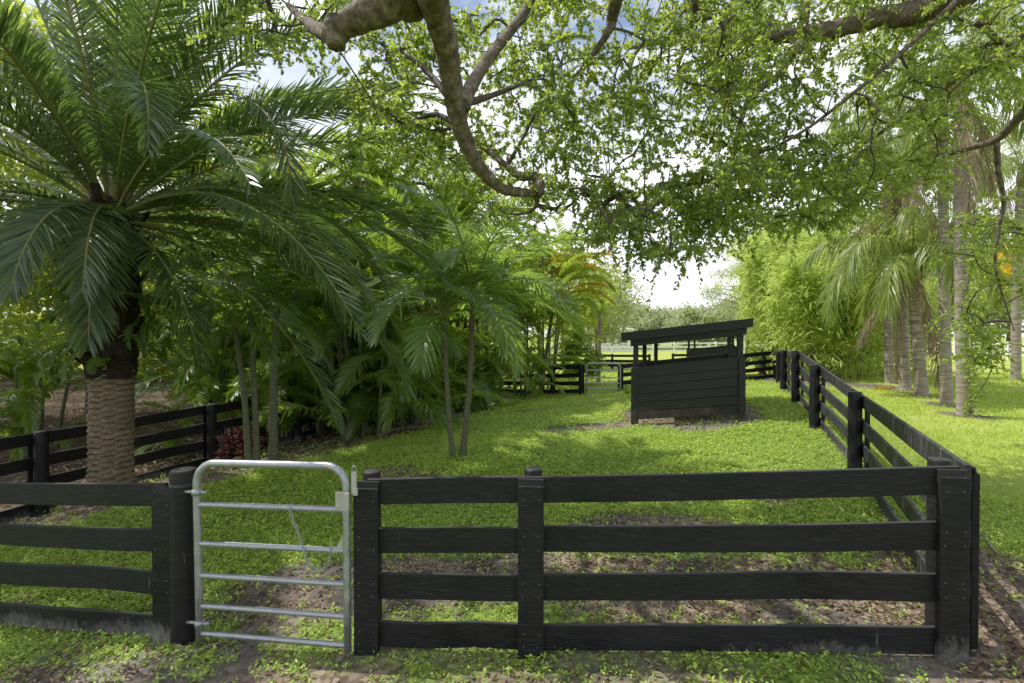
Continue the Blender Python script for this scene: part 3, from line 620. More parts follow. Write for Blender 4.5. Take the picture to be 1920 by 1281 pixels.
# ------------------------------------------------------------------ shelters
def shelter(o, ex, dp, shear, label, sc=1.0):
    """o: ground corner front left; ex: vector along the front; dp: depth vector; shear: rise along ex"""
    o = np.array(o); L = np.linalg.norm(ex); ex = np.array([*ex, 0]) / L; D = np.linalg.norm(dp); dy = np.array([*dp, 0]) / D
    root = empty('shelter', o, label, 'shelter'); rise = np.array([0, 0, shear / L])
    def Q(x, y, z): return o + (ex + rise * (.8 + .40 * min(z, 1.0))) * x + dy * y + np.array([0, 0, z])
    up = np.array([0, 0, 1.])
    m = M['shedwood']
    def wall(y, name, flip=1):
        zt = [.12, .35, .55, .74, .93, 1.09, 1.29]
        z = .12
        b = MB(); hs = [.19, .19, .18, .19, .18, .21]; s = unit(ex + rise)
        for i, h in enumerate(hs):
            t0, t1 = z, z + h
            b.loft([Q(x, y + .018 * math.sin(i * 5 + x) * .12, (t0 + t1) / 2 + .0012 * math.sin(x * 2 + i)) for x in np.linspace(0, L, 10)], dy, np.cross(dy, s) * -1 if np.cross(dy, s)[2] < 0 else np.cross(dy, s), .03, h - .003, .004); z += h
        b.build(name, m, root)
        b = MB(); b.loft([Q(.03, y + .024 * flip, (z + .12) / 2), Q(L - .03, y + .024 * flip, (z + .12) / 2)], dy, up, .012, z - .16, .001); b.build('wall_lining', m, root)
        b = MB(); b.loft([Q(.02, y + .03 * flip, z + .0), Q(L - .02, y + .03 * flip, z + .0)], dy, up, .09, .05, .004); b.build('wall_cap', m, root)
        for xx, w_ in ((.06, .13), (L - .07, .14)):
            b = MB(); b.loft([Q(xx, y - .034 * flip, .02 if xx < 1 else .08), Q(xx, y - .034 * flip, z + .01)], ex, dy, w_, .034, .004); b.build('corner_board', m, root)
    wall(0, 'front_wall'); wall(D, 'back_wall', -1)
    for x, y, r in ((.09, .075, .055), (L - .1, .075, .058), (.12, D - .08, .055), (.42, D - .08, .05), (L - .1, D - .08, .055)):
        b = MB(); p0, p1 = Q(x, y, -.2 - shear * x / L * .5), Q(x, y, 1.93); b.loft([p0, p1], ex, dy, r * 2, r * 2, .006); b.build('post', m, root)
    for y in (-.01, D + .01):
        b = MB(); b.loft([Q(-.02, y, 1.85), Q(L + .02, y, 1.85)], dy, up, .045, .17, .004); b.build('header', m, root)
    b = MB(); x0, x1 = -.17, L + .10
    for i, y in enumerate(np.linspace(-.12, D + .12, 14)[:-1]):
        wd = (D + .24) / 13; b.loft([Q(x0, y + wd / 2, 2.03), Q(x1, y + wd / 2, 2.03)], dy, up, wd - .004, .028, .003)
    b.build('roof_boards', m, root)
    for y in (-.15, D + .15):
        b = MB(); b.loft([Q(x0 - .01, y, 2.0), Q(x1 + .01, y, 2.0)], dy, up, .036, .19, .004); b.build('fascia', m, root)
    for x in (x0 - .02, x1 + .02):
        b = MB(); b.loft([Q(x, -.16, 2.0), Q(x, D + .16, 2.0)], ex, up, .034, .19, .004); b.build('fascia', m, root)
    return root
FLc = P(1184, 640, 11.2); FRc = P(1398, 640, 10.85)
shelter((FLc[0], FLc[1], .0), (FRc[0] - FLc[0], FRc[1] - FLc[1]), (.85, 2.55), .225, 'open sided black timber shelter with boarded front and sloping roof in the paddock')
a = P(1288, 640, 25.0); c_ = P(1388, 640, 24.3)
shelter((a[0], a[1], gz(a[0], a[1]) + .12), (c_[0] - a[0], c_[1] - a[1]), (.85, 2.5), .22, 'distant black timber shelter glimpsed through the opening of the nearer one')

# ------------------------------------------------------------------ palms
def frond(L, e0, droop, nl, ll, wd, vee=.25, ldroop=.35, bend=0., pet=.12, tc=1.35, jit=.12, fwd=(30, 68), rr=.016, seed=0, gap=0.0):
    g = np.random.default_rng(seed); n = 22; t = np.linspace(0, 1, n + 1)
    ang = e0 - droop * t ** tc; st = L / n
    px_ = np.r_[0, np.cumsum(np.cos(ang[:-1]) * st)]; pz_ = np.r_[0, np.cumsum(np.sin(ang[:-1]) * st)]; py_ = bend * L * t ** 2
    Pp = np.c_[px_, py_, pz_]; tan = unit(np.gradient(Pp, axis=0))
    tw = g.normal(0, .25)
    tj = pet + (1 - pet) * (np.arange(nl) + .5) / nl; out = MB()
    for side in (-1, 1):
        tt = np.clip(tj + g.normal(0, .004, nl), 0, 1)
        if gap: k = g.uniform(0, 1, nl) > gap; tt = tt[k]
        m = len(tt)
        B = np.stack([np.interp(tt, t, Pp[:, k]) for k in range(3)], 1); T = unit(np.stack([np.interp(tt, t, tan[:, k]) for k in range(3)], 1))
        Sd = unit(np.cross(np.array([0, 0, 1.]), T) + 1e-6); N = np.cross(T, Sd)
        a = tw * tt; Sd, N = Sd * np.cos(a)[:, None] + N * np.sin(a)[:, None], N * np.cos(a)[:, None] - Sd * np.sin(a)[:, None]
        fw = np.radians(fwd[0] + (fwd[1] - fwd[0]) * tt)
        v = vee + g.normal(0, jit, m)
        D = unit(Sd * side * np.cos(fw)[:, None] + T * np.sin(fw)[:, None] + N * v[:, None] + g.normal(0, jit * .5, (m, 3)))
        l = ll * np.clip(np.sin(PI * (.10 + .86 * (tt - pet) / (1 - pet))), .12, 1) ** .7 * g.uniform(.85, 1.1, m)
        W = unit(T - D * (T * D).sum(1)[:, None] + N * .25 * side)
        s = np.array([0, .3, .68, 1.]); ww = np.array([.45, 1, .8, .08]) * wd / 2
        dz = ldroop * g.uniform(.5, 1.4, m)
        rows = [B + D * (l * q)[:, None] - np.array([0, 0, 1.]) * (l * dz * q * q)[:, None] for q in s]
        V = np.stack([r_ + sg * W * w_ for r_, w_ in zip(rows, ww) for sg in (-1, 1)], 1).reshape(-1, 3)
        b = np.arange(m)[:, None] * 8
        out.add(V, np.concatenate([b + [0, 1, 3, 2], b + [2, 3, 5, 4], b + [4, 5, 7, 6]], 0), None, 0)
    out.tube(Pp, rr * (1.05 - t) ** .8 + .003, 5, False, 1)
    V, Q, T, m = out.arr(); return V, Q, m
def frond_obj(parent, loc, az, mats, name='frond', **kw):
    V, Q, m = frond(**kw); c, s = math.cos(az), math.sin(az)
    V = np.c_[V[:, 0] * c - V[:, 1] * s, V[:, 0] * s + V[:, 1] * c, V[:, 2]] + np.asarray(loc)
    return mesh(name, V, Q, None, mats, parent, False, None, m)
def variants(n, mats, fn):
    out = []
    for i in range(n):
        V, Q, m = frond(seed=1000 + i, **fn(i, n)); o = mesh('frond', V, Q, None, mats, None, False, None, m); me = o.data; bpy.data.objects.remove(o); out.append(me)
    return out
def trunk(parent, base, top, r0, r1, mat, ringh=.07, amp=.06, bow=(0, 0), n=14, flare=.25, name='trunk', rings=None):
    b = MB(); base, top = np.array(base), np.array(top); H = top[2] - base[2]; k = rings or int(H / ringh * 2) + 2; t = np.linspace(0, 1, k)
    pts = base + (top - base) * t[:, None] + np.c_[bow[0] * np.sin(PI * t), bow[1] * np.sin(PI * t), 0 * t]
    rad = (r0 + (r1 - r0) * t) * (1 + amp * (np.arange(k) % 2 - .5)) * (1 + flare * np.exp(-t * H / .22))
    pts[0, 2] -= .25
    b.tube(pts, rad, n, True, noise=.04, nseed=base[0] * 7); return b.build(name, mat, parent, True)

# --- the date palm on the left
dp_ = np.array([-6.2, 7.72]); dz = gz(*dp_); crown = np.array([-6.1, 7.7, 3.98])
root = empty('date_palm', (*dp_, dz), 'thick trunked date palm with huge arching dark green fronds at the left of the paddock', 'palm tree')
b = MB(); zz = np.arange(dz - .25, 1.55, .018); th_n = 40; th = np.arange(th_n) / th_n * 2 * PI
rr0 = .262 + .13 * np.exp(-(zz - dz) / .18) * (zz > dz - .3) + .012 * np.sin(zz * 2)
ph = zz[:, None] / .085 + .5 * (np.floor(th[None] / (2 * PI) * 9) % 2) + .13 * vnoise(th[None] * 3 + 0 * zz[:, None], zz[:, None] * 3 + 0 * th[None], 8)
saw = (ph % 1.0); RRr = rr0[:, None] * (1 + .10 * (1 - saw) ** 1.5 * (saw > .04) + .05 * (vnoise(th[None] * 4 + 0 * zz[:, None], zz[:, None] * 22 + 0 * th[None], 4) - .5))
V = np.stack([dp_[0] + .07 * (zz[:, None] - dz) / 4 + RRr * np.cos(th), dp_[1] + RRr * np.sin(th), zz[:, None] + 0 * RRr], -1).reshape(-1, 3)
i = np.arange(len(zz) - 1)[:, None] * th_n; j = np.arange(th_n)[None]
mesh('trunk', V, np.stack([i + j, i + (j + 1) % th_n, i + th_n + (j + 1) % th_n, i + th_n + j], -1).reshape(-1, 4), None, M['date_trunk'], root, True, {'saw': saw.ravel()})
b = MB(); zz = np.linspace(1.35, 4.1, 30); b.tube([(dp_[0] + .03, dp_[1], z) for z in zz], .27 + .09 * np.sin(np.clip((zz - 1.35) / 2.7, 0, 1) * PI) ** .6, 22, True, noise=.25); b.build('fibrous_head', M['fibre'], root, True)
for kx in range(90):                                            # old leaf bases
    a = rng.uniform(0, 2 * PI); z = rng.uniform(1.5, 4.0); b = MB(); d = np.array([math.cos(a), math.sin(a), 0])
    p = np.array([dp_[0] + .03, dp_[1], z]) + d * .34; b.loft([p, p + d * .09 + [0, 0, .1], p + d * .15 + [0, 0, .24]], np.array([-d[1], d[0], 0]), d, .10, .035, .008); b.build('leaf_base', M['fibre'] if rng.uniform() < .95 else M['date_trunk'], root)
DM = [M['date_frond'], M['rachis']]
spec = [ # azimuth, elevation, droop, length, vee, sidebend
 (-70, 2, 76, 2.75, .05, .0), (-104, 8, 80, 2.9, .08, .0), (-82, -8, 66, 2.9, .06, .0), (-118, -12, 64, 2.9, .08, .0), (-58, -14, 70, 2.6, .08, .0), (-30, -20, 60, 2.8, .1, .0), (12, 50, 78, 5.6, .3, .02), (-4, 58, 82, 5.6, .3, -.03), (20, 36, 66, 5.8, .3, .0), (-128, 5, 75, 3.4, .1, .0), (-150, 0, 70, 3.2, .1, .0), (-92, 35, 110, 3.6, .1, .03), (-58, 2, 80, 2.6, .1, .0), (-22, 58, 168, 4.5, .2, .0), (5, 42, 72, 5.2, .35, .0), (24, 55, 80, 5.0, .35, .04), (-8, 12, 62, 5.0, .25, -.06),
 (-30, 8, 70, 5.0, .2, .03), (18, 22, 70, 5.2, .3, -.04), (52, 70, 45, 5.0, .35, .05), (-50, 76, 38, 4.6, .35, .02), (-75, 80, 30, 4.4, .35, -.05), (20, 74, 42, 4.8, .35, -.03), (-5, 66, 50, 4.9, .3, .06),
 (110, 78, 35, 4.8, .3, .0), (150, 68, 50, 4.6, .3, .0), (200, 62, 60, 4.4, .3, .04), (185, 45, 70, 4.4, .3, -.03), (215, 38, 75, 4.2, .3, .03), (240, 30, 85, 4.0, .25, -.05), (235, 58, 60, 4.4, .3, .04), (255, 62, 55, 4.3, .3, .05),
 (170, 25, 75, 4.4, .3, .0), (195, 15, 80, 4.2, .25, .04), (225, 6, 80, 3.8, .25, .0), (140, 40, 70, 4.6, .3, .0), (90, 55, 60, 4.8, .3, .0), (70, 35, 70, 4.8, .3, .0), (110, 25, 75, 4.6, .3, .0), (45, 20, 75, 4.8, .3, .0),
 (-45, 45, 120, 4.0, .2, -.04), (-115, 48, 95, 3.8, .25, .03), (-130, 70, 50, 4.3, .3, -.04), (-150, 12, 90, 3.8, .2, .0), (60, -5, 70, 4.4, .2, .0), (10, -8, 62, 4.8, .2, .04), (35, 3, 68, 4.9, .2, .0), (-15, -18, 50, 4.4, .2, .0), (205, 80, 25, 4.6, .3, .02), (0, 86, 25, 4.6, .3, .0), (130, -5, 70, 4.2, .2, .0)]
spec = [(az, e, dr, L * 1.12, ve, bd) for (az, e, dr, L, ve, bd) in spec] + [(random.uniform(-80, 280), random.uniform(20, 84), random.uniform(45, 80), random.uniform(4.6, 5.6), .3, random.uniform(-.05, .05)) for _ in range(18)] \
   + [(a_, random.uniform(-5, 30), random.uniform(70, 95), random.uniform(4.6, 5.6), .2, random.uniform(-.06, .06)) for a_ in (-38, -12, 2, 14, 30, 42, 56, -25)]
for i, (az, e, dr, L, ve, bd) in enumerate(spec):
    a = R(az); frond_obj(root, crown + [.16 * math.cos(a), .16 * math.sin(a), -.18 + .25 * math.sin(R(e))], a, DM, L=L, e0=R(e), droop=R(dr), nl=140, ll=.62, wd=.027, vee=ve, ldroop=.22, bend=bd, pet=.1, seed=i, rr=.024)
# fern growing on the palm trunk
fr_ = empty('fern', (dp_[0], dp_[1] - .4, 1.7), 'bright green fern growing out of the date palm trunk', 'fern')
for i in range(26):
    a = R(random.uniform(-150, 30)); z = random.uniform(1.45, 2.9); p = np.array([dp_[0] + .38 * math.cos(a), dp_[1] + .38 * math.sin(a), z])
    frond_obj(fr_, p, a + random.uniform(-.5, .5), [M['fern'], M['rachis']], L=random.uniform(.4, .75), e0=R(random.uniform(0, 50)), droop=R(random.uniform(90, 140)), nl=13, ll=random.uniform(.11, .18), wd=.026, vee=.1, ldroop=.3, pet=.2, seed=300 + i, rr=.006)
for i, (px, py, Y) in enumerate(((265, 560, 7.6), (285, 600, 7.9), (60, 660, 7.4), (260, 470, 7.6), (300, 640, 8.1))):  # hanging fern bunches
    p = P(px, py, Y); r_ = empty('hanging_fern', p, ['hanging fern bunch to the right of the palm trunk, upper one', 'lacy green fern bunch right of the dark palm head', 'green fern fronds hanging low at the left picture edge', 'small fern tuft high on the dark palm head', 'lowest fern bunch hanging right of the palm trunk'][i], 'fern', None)
    for k in range(9):
        frond_obj(r_, p + rng.normal(0, .06, 3), rng.uniform(0, 2 * PI), [M['fern'], M['rachis']], L=random.uniform(.5, .9), e0=R(random.uniform(-10, 45)), droop=R(random.uniform(90, 130)), nl=22, ll=.12, wd=.028, vee=.05, ldroop=.2, pet=.12, seed=400 + i * 20 + k, rr=.004)

# --- twin stemmed young palm in the middle of the paddock
b0, b1 = np.array([-1.04, 8.85]), np.array([-.89, 8.95]); g0 = gz(*b0)
root = empty('twin_palm', (b0[0], b0[1], g0), 'young palm with two slender stems and glossy dark fronds standing in the grass', 'palm tree')
c0, c1 = P(833, 592, 8.7), P(886, 566, 8.8)
trunk(root, (*b0, gz(*b0)), c0, .047, .036, M['green_trunk'], .06, .07, (-.03, 0)); trunk(root, (*b1, gz(*b1)), c1, .058, .042, M['green_trunk'], .06, .07, (.04, 0))
for k, (cc, cnt, Lm) in enumerate(((c0, 16, 1.7), (c1, 22, 2.45))):
    for i in range(cnt):
        a = i * 2.4 + k; e = 88 - 92 * (i / cnt) ** 1.1
        frond_obj(root, cc + [0, 0, .12 - .12 * i / cnt], a, [M['twin'], M['rachis']], L=Lm * random.uniform(.85, 1.1), e0=R(e), droop=R(random.uniform(60, 100)), nl=42, ll=.5, wd=.036, vee=.28, ldroop=.35, pet=.14, seed=500 + k * 40 + i, fwd=(28, 66), rr=.014)

# --- clumping palms (dark mass left of centre)
AV = variants(14, [M['areca'], M['rachis']], lambda i, n: dict(L=2.3 + .4 * math.sin(i), e0=R(82 - 66 * i / n), droop=R(62 + 38 * (i % 5) / 5), nl=44, ll=.52, wd=.042, vee=.32, ldroop=.38, pet=.12, rr=.013))
YV = variants(8, [M['lit_areca'], M['rachis']], lambda i, n: dict(L=2.4, e0=R(80 - 60 * i / n), droop=R(80), nl=40, ll=.5, wd=.046, vee=.3, ldroop=.4, pet=.12, rr=.013))
OV = variants(2, [M['orange_frond'], M['rachis']], lambda i, n: dict(L=2.8, e0=R(55 - 25 * i), droop=R(80), nl=42, ll=.5, wd=.05, vee=.25, ldroop=.4, pet=.1, rr=.013))
def clump(px, Y, hs, label, V, n, spread, nf=8, sc=1.0, orange=0, tilt=.16, low=True, seed=0, group=None):
    g = random.Random(seed + px); p = pt(px, Y); z0 = gz(*p); root = empty('clumping_palm', (*p, z0), label, 'palm clump', group)
    for i in range(n):
        a = g.uniform(0, 2 * PI); r = spread * math.sqrt(g.uniform(0, 1)); h = g.uniform(*hs)
        bx, by = r * math.cos(a) * .5, r * math.sin(a) * .5; out = np.array([math.cos(a), math.sin(a)]) * tilt * h * r / spread
        base = np.array([p[0] + bx, p[1] + by, gz(p[0] + bx, p[1] + by)]); top = np.array([base[0] + out[0], base[1] + out[1], z0 + h])
        trunk(root, base, top, .05, .035, M['green_trunk'], .16, .1, (0, 0), 8, .15, 'stem')
        for k in range(2):
            f_ = g.uniform(.18, .8); q_ = base + (top - base) * f_
            place('frond', V[g.randrange(len(V) // 2, len(V))], root, q_ - np.array([*p, z0]), a + g.uniform(-1.4, 1.4), sc * g.uniform(.75, 1.05), (g.uniform(-.2, .2), g.uniform(-.2, .2)))
        for k in range(nf):
            v = V[min(len(V) - 1, int((k + g.uniform(0, 1)) / nf * len(V)))]
            place('frond', v, root, top - np.array([*p, z0]), g.uniform(0, 2 * PI), sc * g.uniform(.8, 1.15), (g.uniform(-.15, .15), g.uniform(-.15, .15)))
    for k in range(orange):
        place('frond', OV[k % 2], root, (0.2 * k - .3, -.3, g.uniform(hs[0] * .75, hs[1] * .9)), g.uniform(-1.0, .1), sc)['label'] = 'yellowing frond'
    if low:
        for k in range(15): place('frond', V[g.randrange(len(V) // 2, len(V))], root, (g.uniform(-.9, .9), g.uniform(-.9, .1), g.uniform(.2, 1.6)), g.uniform(-PI * .95, PI * .05), sc * g.uniform(.7, .95))
    return root
clump(565, 13.4, (3.0, 5.0), 'dark clumping palm behind the left fence beside the date palm', AV, 8, 1.2, 7, 1.1)
clump(690, 12.4, (2.0, 5.0), 'dense dark clumping palm at the edge of the planting bed left of the twin palm', AV, 9, 1.3, 7, 1.1)
clump(625, 14.8, (4.4, 6.8), 'tall clumping palm standing behind the dense dark clump', AV, 8, 1.5, 8, 1.15)
clump(770, 13.8, (1.8, 4.8), 'clumping palm directly behind the twin palm to its left', AV, 9, 1.3, 7, 1.05)
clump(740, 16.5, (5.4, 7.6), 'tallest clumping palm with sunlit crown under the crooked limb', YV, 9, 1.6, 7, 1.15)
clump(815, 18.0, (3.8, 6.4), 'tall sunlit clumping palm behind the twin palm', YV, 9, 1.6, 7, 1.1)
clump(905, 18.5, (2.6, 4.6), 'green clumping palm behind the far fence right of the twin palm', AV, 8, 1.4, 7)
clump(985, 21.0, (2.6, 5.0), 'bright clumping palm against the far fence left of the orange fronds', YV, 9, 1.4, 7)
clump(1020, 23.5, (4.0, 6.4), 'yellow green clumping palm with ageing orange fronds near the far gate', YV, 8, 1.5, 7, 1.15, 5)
clump(395, 12.6, (1.4, 2.8), 'low dark clumping palm just behind the left fence beside the slim stems', AV, 6, 1.0, 7, .9)
clump(60, 12.5, (1.0, 2.4), 'low dark clumping palm behind the left fence at the picture edge', AV, 5, .9, 7, .85)
clump(480, 17, (4.0, 6.5), 'clumping palm deep in the shade behind the left fence', AV, 8, 1.5, 7, 1.1)
# --- slender palms by the left fence
SV = variants(6, [M['twin'], M['rachis']], lambda i, n: dict(L=1.25, e0=R(70 - 80 * i / n), droop=R(85), nl=26, ll=.42, wd=.045, vee=.25, ldroop=.4, pet=.12, rr=.009))
for i, (bx, by, tx, ty, Y, lab) in enumerate(((466, 855, 440, 610, 9.2, 'slim leaning palm stem nearest the left fence post, leftmost of three'), (482, 858, 470, 590, 9.3, 'slim palm stem crossing its leaning neighbour, middle of three'), (513, 850, 520, 570, 9.5, 'straighter slim palm trunk, rightmost of three by the left fence'))):
    p = P(bx, by, Y); z0 = gz(p[0], p[1]); t_ = P(tx, ty, Y); r_ = empty('slender_palm', (p[0], p[1], z0), lab, 'palm tree', 'slender palms by the left fence')
    trunk(r_, (p[0], p[1], z0), t_, .06 + .025 * (i == 2), .045, M['green_trunk'], .1, .06, (.05 - .04 * i, 0), 10)
    for k in range(9): place('frond', SV[k % 6], r_, t_ - np.array([p[0], p[1], z0]), k * 2.4 + i, random.uniform(.85, 1.2))
# --- small palm in the second paddock
p = pt(1122, 26); z0 = gz(*p); r_ = empty('small_palm', (*p, z0), 'small slender palm standing beyond the far gate', 'palm tree'); t_ = P(1125, 590, 26)
trunk(r_, (*p, z0), t_, .11, .08, M['palm_trunk'], .15, .06)
for k in range(13): place('frond', YV[k % 8], r_, t_ - np.array([*p, z0]), k * 2.4, .72)
# --- red leaved plants by the left fence
for i, (px, py, Y, lab) in enumerate(((425, 800, 9.3, 'dark red leafy plant in front of the left fence post'), (455, 795, 9.4, 'red leaved plant beside the slim palm stems'))):
    p = P(px, 855, Y); z0 = gz(p[0], p[1]); r_ = empty('red_plant', (p[0], p[1], z0), lab, 'plant', 'red leaved plants'); b = MB()
    b.tube([(p[0], p[1], z0 - .05), (p[0] + .03, p[1], z0 + .45)], [.018, .012], 7); b.build('stem', M['twig'], r_, True)
    n = 60; a = rng.uniform(0, 2 * PI, n); e = rng.uniform(-.3, 1, n); C = np.c_[np.full(n, p[0] + .03), np.full(n, p[1]), z0 + rng.uniform(.2, .6, n)]
    V, Q = leaves(C + rng.normal(0, .07, (n, 3)), np.c_[np.cos(a) * np.cos(e), np.sin(a) * np.cos(e), np.sin(e)], rng.uniform(.15, .3, n), .06, None, .3, .2); mesh('foliage', V, Q, None, M['redleaf'], r_)
for i, (px, py, Y, lab) in enumerate(((405, 850, 8.9, 'green strappy plant at the foot of the left fence post'), (388, 880, 8.4, 'small strappy plant in the grass behind the near gate'), (880, 735, 18.5, 'leafy green shrub at the foot of the far fence'), (1180, 745, 17.5, 'broad leaved weed beside the far gate post'))):
    p = G(px, py) if i < 2 else P(px, py, Y); z0 = gz(p[0], p[1]); r_ = empty('strappy_plant', (p[0], p[1], z0), lab, 'plant'); n = 40; a = rng.uniform(0, 2 * PI, n); e = rng.uniform(.4, 1.4, n)
    sz = (.35, .22, .8, .5)[i]; V, Q = blades(np.c_[p[0] + rng.normal(0, .05, n), p[1] + rng.normal(0, .05, n), z0 + rng.uniform(-.02, .15, n) * sz], np.c_[np.cos(a) * np.cos(e), np.sin(a) * np.cos(e), np.sin(e)], sz * rng.uniform(.6, 1.2, n), sz * .12, .3); mesh('foliage', V, Q, None, M['fern'], r_)

# --- queen palms on the right
QV = variants(10, [M['queen'], M['rachis']], lambda i, n: dict(L=3.3, e0=R(78 - 80 * i / n), droop=R(95 + 20 * (i % 3)), nl=90, ll=.62, wd=.038, vee=.1, ldroop=1.05, pet=.12, jit=.45, rr=.02))
DV = variants(4, [M['dead'], M['dead']], lambda i, n: dict(L=3.2, e0=R(-48 - 8 * i), droop=R(30), nl=80, ll=.34, wd=.022, vee=.0, ldroop=1.6, pet=.12, jit=.5, rr=.018))
def queen(base, top, r0, r1, label, nf, nd_, sc=1.0, name='queen_palm', v0=0):
    z0 = gz(base[0], base[1]); top = np.array(top); r_ = empty(name, (base[0], base[1], z0), label, 'palm tree', 'tall palms on the right')
    trunk(r_, (base[0], base[1], z0), top, r0, r1, M['palm_trunk'], .10, .05, (random.uniform(-.08, .08), 0), 16, .16)
    b = MB(); b.tube([top - [0, 0, .5], top - [0, 0, .1], top + [0, 0, .5]], [r1 * 1.1, r1 * 1.3, r1 * .6], 12, True, noise=.1); b.build('crown_shaft', M['culm'], r_, True)
    for k in range(nf): place('frond', QV[min(9, int((k + .5) / nf * 10))], r_, top + [0, 0, .25] - np.array([base[0], base[1], z0]), k * 2.4 + v0, sc * random.uniform(.9, 1.1))
    for k in range(nd_): place('frond', DV[k % 4], r_, top + [0, 0, -.05] - np.array([base[0], base[1], z0]), k * 1.9 + .4 + v0, sc * random.uniform(.85, 1.15))['label'] = 'dead tan frond hanging down'
    return r_
q3 = P(1808, 778, 12.2); queen(q3, P(1800, 150, 12.4), .14, .12, 'tall grey palm nearest the fence on the right bank', 12, 3, 1.0)
q2 = P(1775, 753, 13.6); queen(q2, P(1768, 235, 13.8), .135, .115, 'tall grey palm just left of the nearest palm on the right bank', 10, 3, .95, v0=1)
q1 = P(1728, 728, 15.0); queen(q1, P(1712, 500, 15.0), .17, .13, 'shorter palm with bright drooping fronds and dead skirt on the right bank', 20, 4, 1.0, v0=2.2)
q0 = P(1697, 716, 16.4); queen(q0, P(1690, 330, 16.4), .16, .13, 'shaggy palm wrapped in hanging dead tan fronds behind the shorter palm', 10, 14, 1.05, v0=.5)
queen(P(1668, 700, 18.5), P(1665, 360, 18.5), .14, .12, 'slim palm with dead fronds at the edge of the bamboo', 9, 9, 1.0, v0=1.4)
queen(P(1905, 700, 21), P(1915, 330, 21), .17, .14, 'tall palm at the right picture edge behind the nearest palms', 13, 5, 1.1, v0=.9)

r_ = empty('climbing_vine', (q3[0], q3[1] - .16, gz(q3[0], q3[1] - .16)), 'leafy vine climbing the trunk of the tall palm nearest the fence', 'vine')
zz = np.linspace(.05, 5.2, 60); a_ = -1.6 + .5 * np.sin(zz * 1.7); vp = np.c_[q3[0] - .03 * zz / 9 + .175 * np.cos(a_), q3[1] + .175 * np.sin(a_), q3[2] + zz]
b = MB(); b.tube(vp, np.linspace(.018, .005, 60), 6); b.build('stem', M['twig'], r_, True)
m = 620; C = vp[rng.integers(0, 60, m)] + rng.normal(0, 1, (m, 3)) * [.14, .06, .12] + [0, -.06, 0]; V, Q = leaves(C, rng.normal(size=(m, 3)) + [0, -.5, -.4], rng.uniform(.07, .13, m), .065); mesh('foliage', V, Q, None, M['canopy'], r_)
# ------------------------------------------------------------------ broadleaf trees, bamboo, far trees
def crown_leaves(c, rad, n, size, nclump=60, clr=.28, flat=.7, aspect=.5, shell=.55, droop=0.0, narrow=False):
    c = np.array(c, float); rad = np.array(rad, float)
    d = unit(rng.normal(size=(nclump, 3))); r = rng.uniform(shell, 1, nclump) ** .7
    cc = c + d * r[:, None] * rad * (1 + .25 * rng.normal(size=(nclump, 1)) * .5)
    k = rng.integers(0, nclump, n); s = clr * rad.mean() * rng.uniform(.6, 1.3, nclump)
    pp = cc[k] + rng.normal(size=(n, 3)) * s[k][:, None] * [1, 1, flat] * .6
    D = rng.normal(size=(n, 3)) + [0, 0, -droop]
    if narrow: return blades(pp, D, size * rng.uniform(.6, 1.4, n), size * aspect, .4), cc
    return leaves(pp, D, size * rng.uniform(.6, 1.4, n), size * aspect, None, .3, .15), cc
def tree(base, h, rad, label, leafm, n, size, trunk_r=.2, name='broadleaf_tree', barkm='darkbark', nclump=60, group=None, crown_z=None, flat=.7, clr=.28, shell=.5, lean=(0, 0)):
    z0 = gz(base[0], base[1]); r_ = empty(name, (base[0], base[1], z0), label, 'tree', group)
    cz = z0 + (crown_z if crown_z is not None else h - rad[2]); c = np.array([base[0] + lean[0], base[1] + lean[1], cz])
    (VQ, cc) = crown_leaves(c, rad, n, size, nclump, clr, flat, shell=shell)
    b = MB(); fork = np.array([base[0] + lean[0] * .5, base[1] + lean[1] * .5, z0 + (cz - z0) * .55])
    b.tube(catmull([(base[0], base[1], z0 - .3), (base[0] + .05, base[1], z0 + .4 * (fork[2] - z0)), fork, c]), np.linspace(trunk_r, trunk_r * .3, 19), 10, True, noise=.08); b.build('trunk', M[barkm], r_, True)
    b = MB()
    for q in cc[rng.permutation(len(cc))[:min(16, nclump)]]:
        s = fork + (c - fork) * rng.uniform(0, .7); mid = (s + q) / 2 + rng.normal(0, .12, 3) * rad; b.tube(catmull([s, mid, q], 5), np.linspace(trunk_r * .35, .015, 11), 6, False)
    b.build('limbs', M[barkm], r_, True)
    mesh('crown', VQ[0], VQ[1], None, M[leafm], r_)
    return r_
left = [ # px, Y, height, radii, label
 (-60, 15, 12.5, (4.5, 3.5, 5.6), 'sunlit broadleaf tree behind the date palm at the left picture edge'),
 (170, 17.5, 14.5, (5.2, 3.8, 6.4), 'yellow green broadleaf tree directly behind the date palm crown'),
 (400, 18, 10.5, (3.6, 2.8, 4.6), 'bright leafy tree right of the date palm crown'),
 (560, 23, 10.5, (4.4, 3.4, 4.6), 'leafy tree rising above the dark clumping palms'),
 (720, 24, 8.6, (4, 3.2, 3.2), 'sunlit tree behind the clumping palms in the middle'),
 (120, 27, 8, (5.5, 3.5, 4), 'tree across the leaf strewn yard on the left'),
 (380, 31, 8, (5.5, 3.5, 4), 'tree across the yard seen between the palm trunks'),
 (-200, 24, 9, (5, 3.5, 4), 'tree across the yard beyond the left picture edge'),
 (640, 33, 9, (5.5, 3.5, 4), 'tree furthest back behind the clumping palms'),
 (880, 30, 8.0, (4.2, 3.4, 3.2), 'round bright tree behind the far fence left of the yellow palm')]
for px, Y, h, rad, lab in left:
    p = pt(px, Y); tree(p, h, rad, lab, 'farleaf', int(9000 * max(1, rad[2] / 4)), .17 + .004 * Y, .2, crown_z=h - rad[2] * .85, nclump=90, clr=.24)
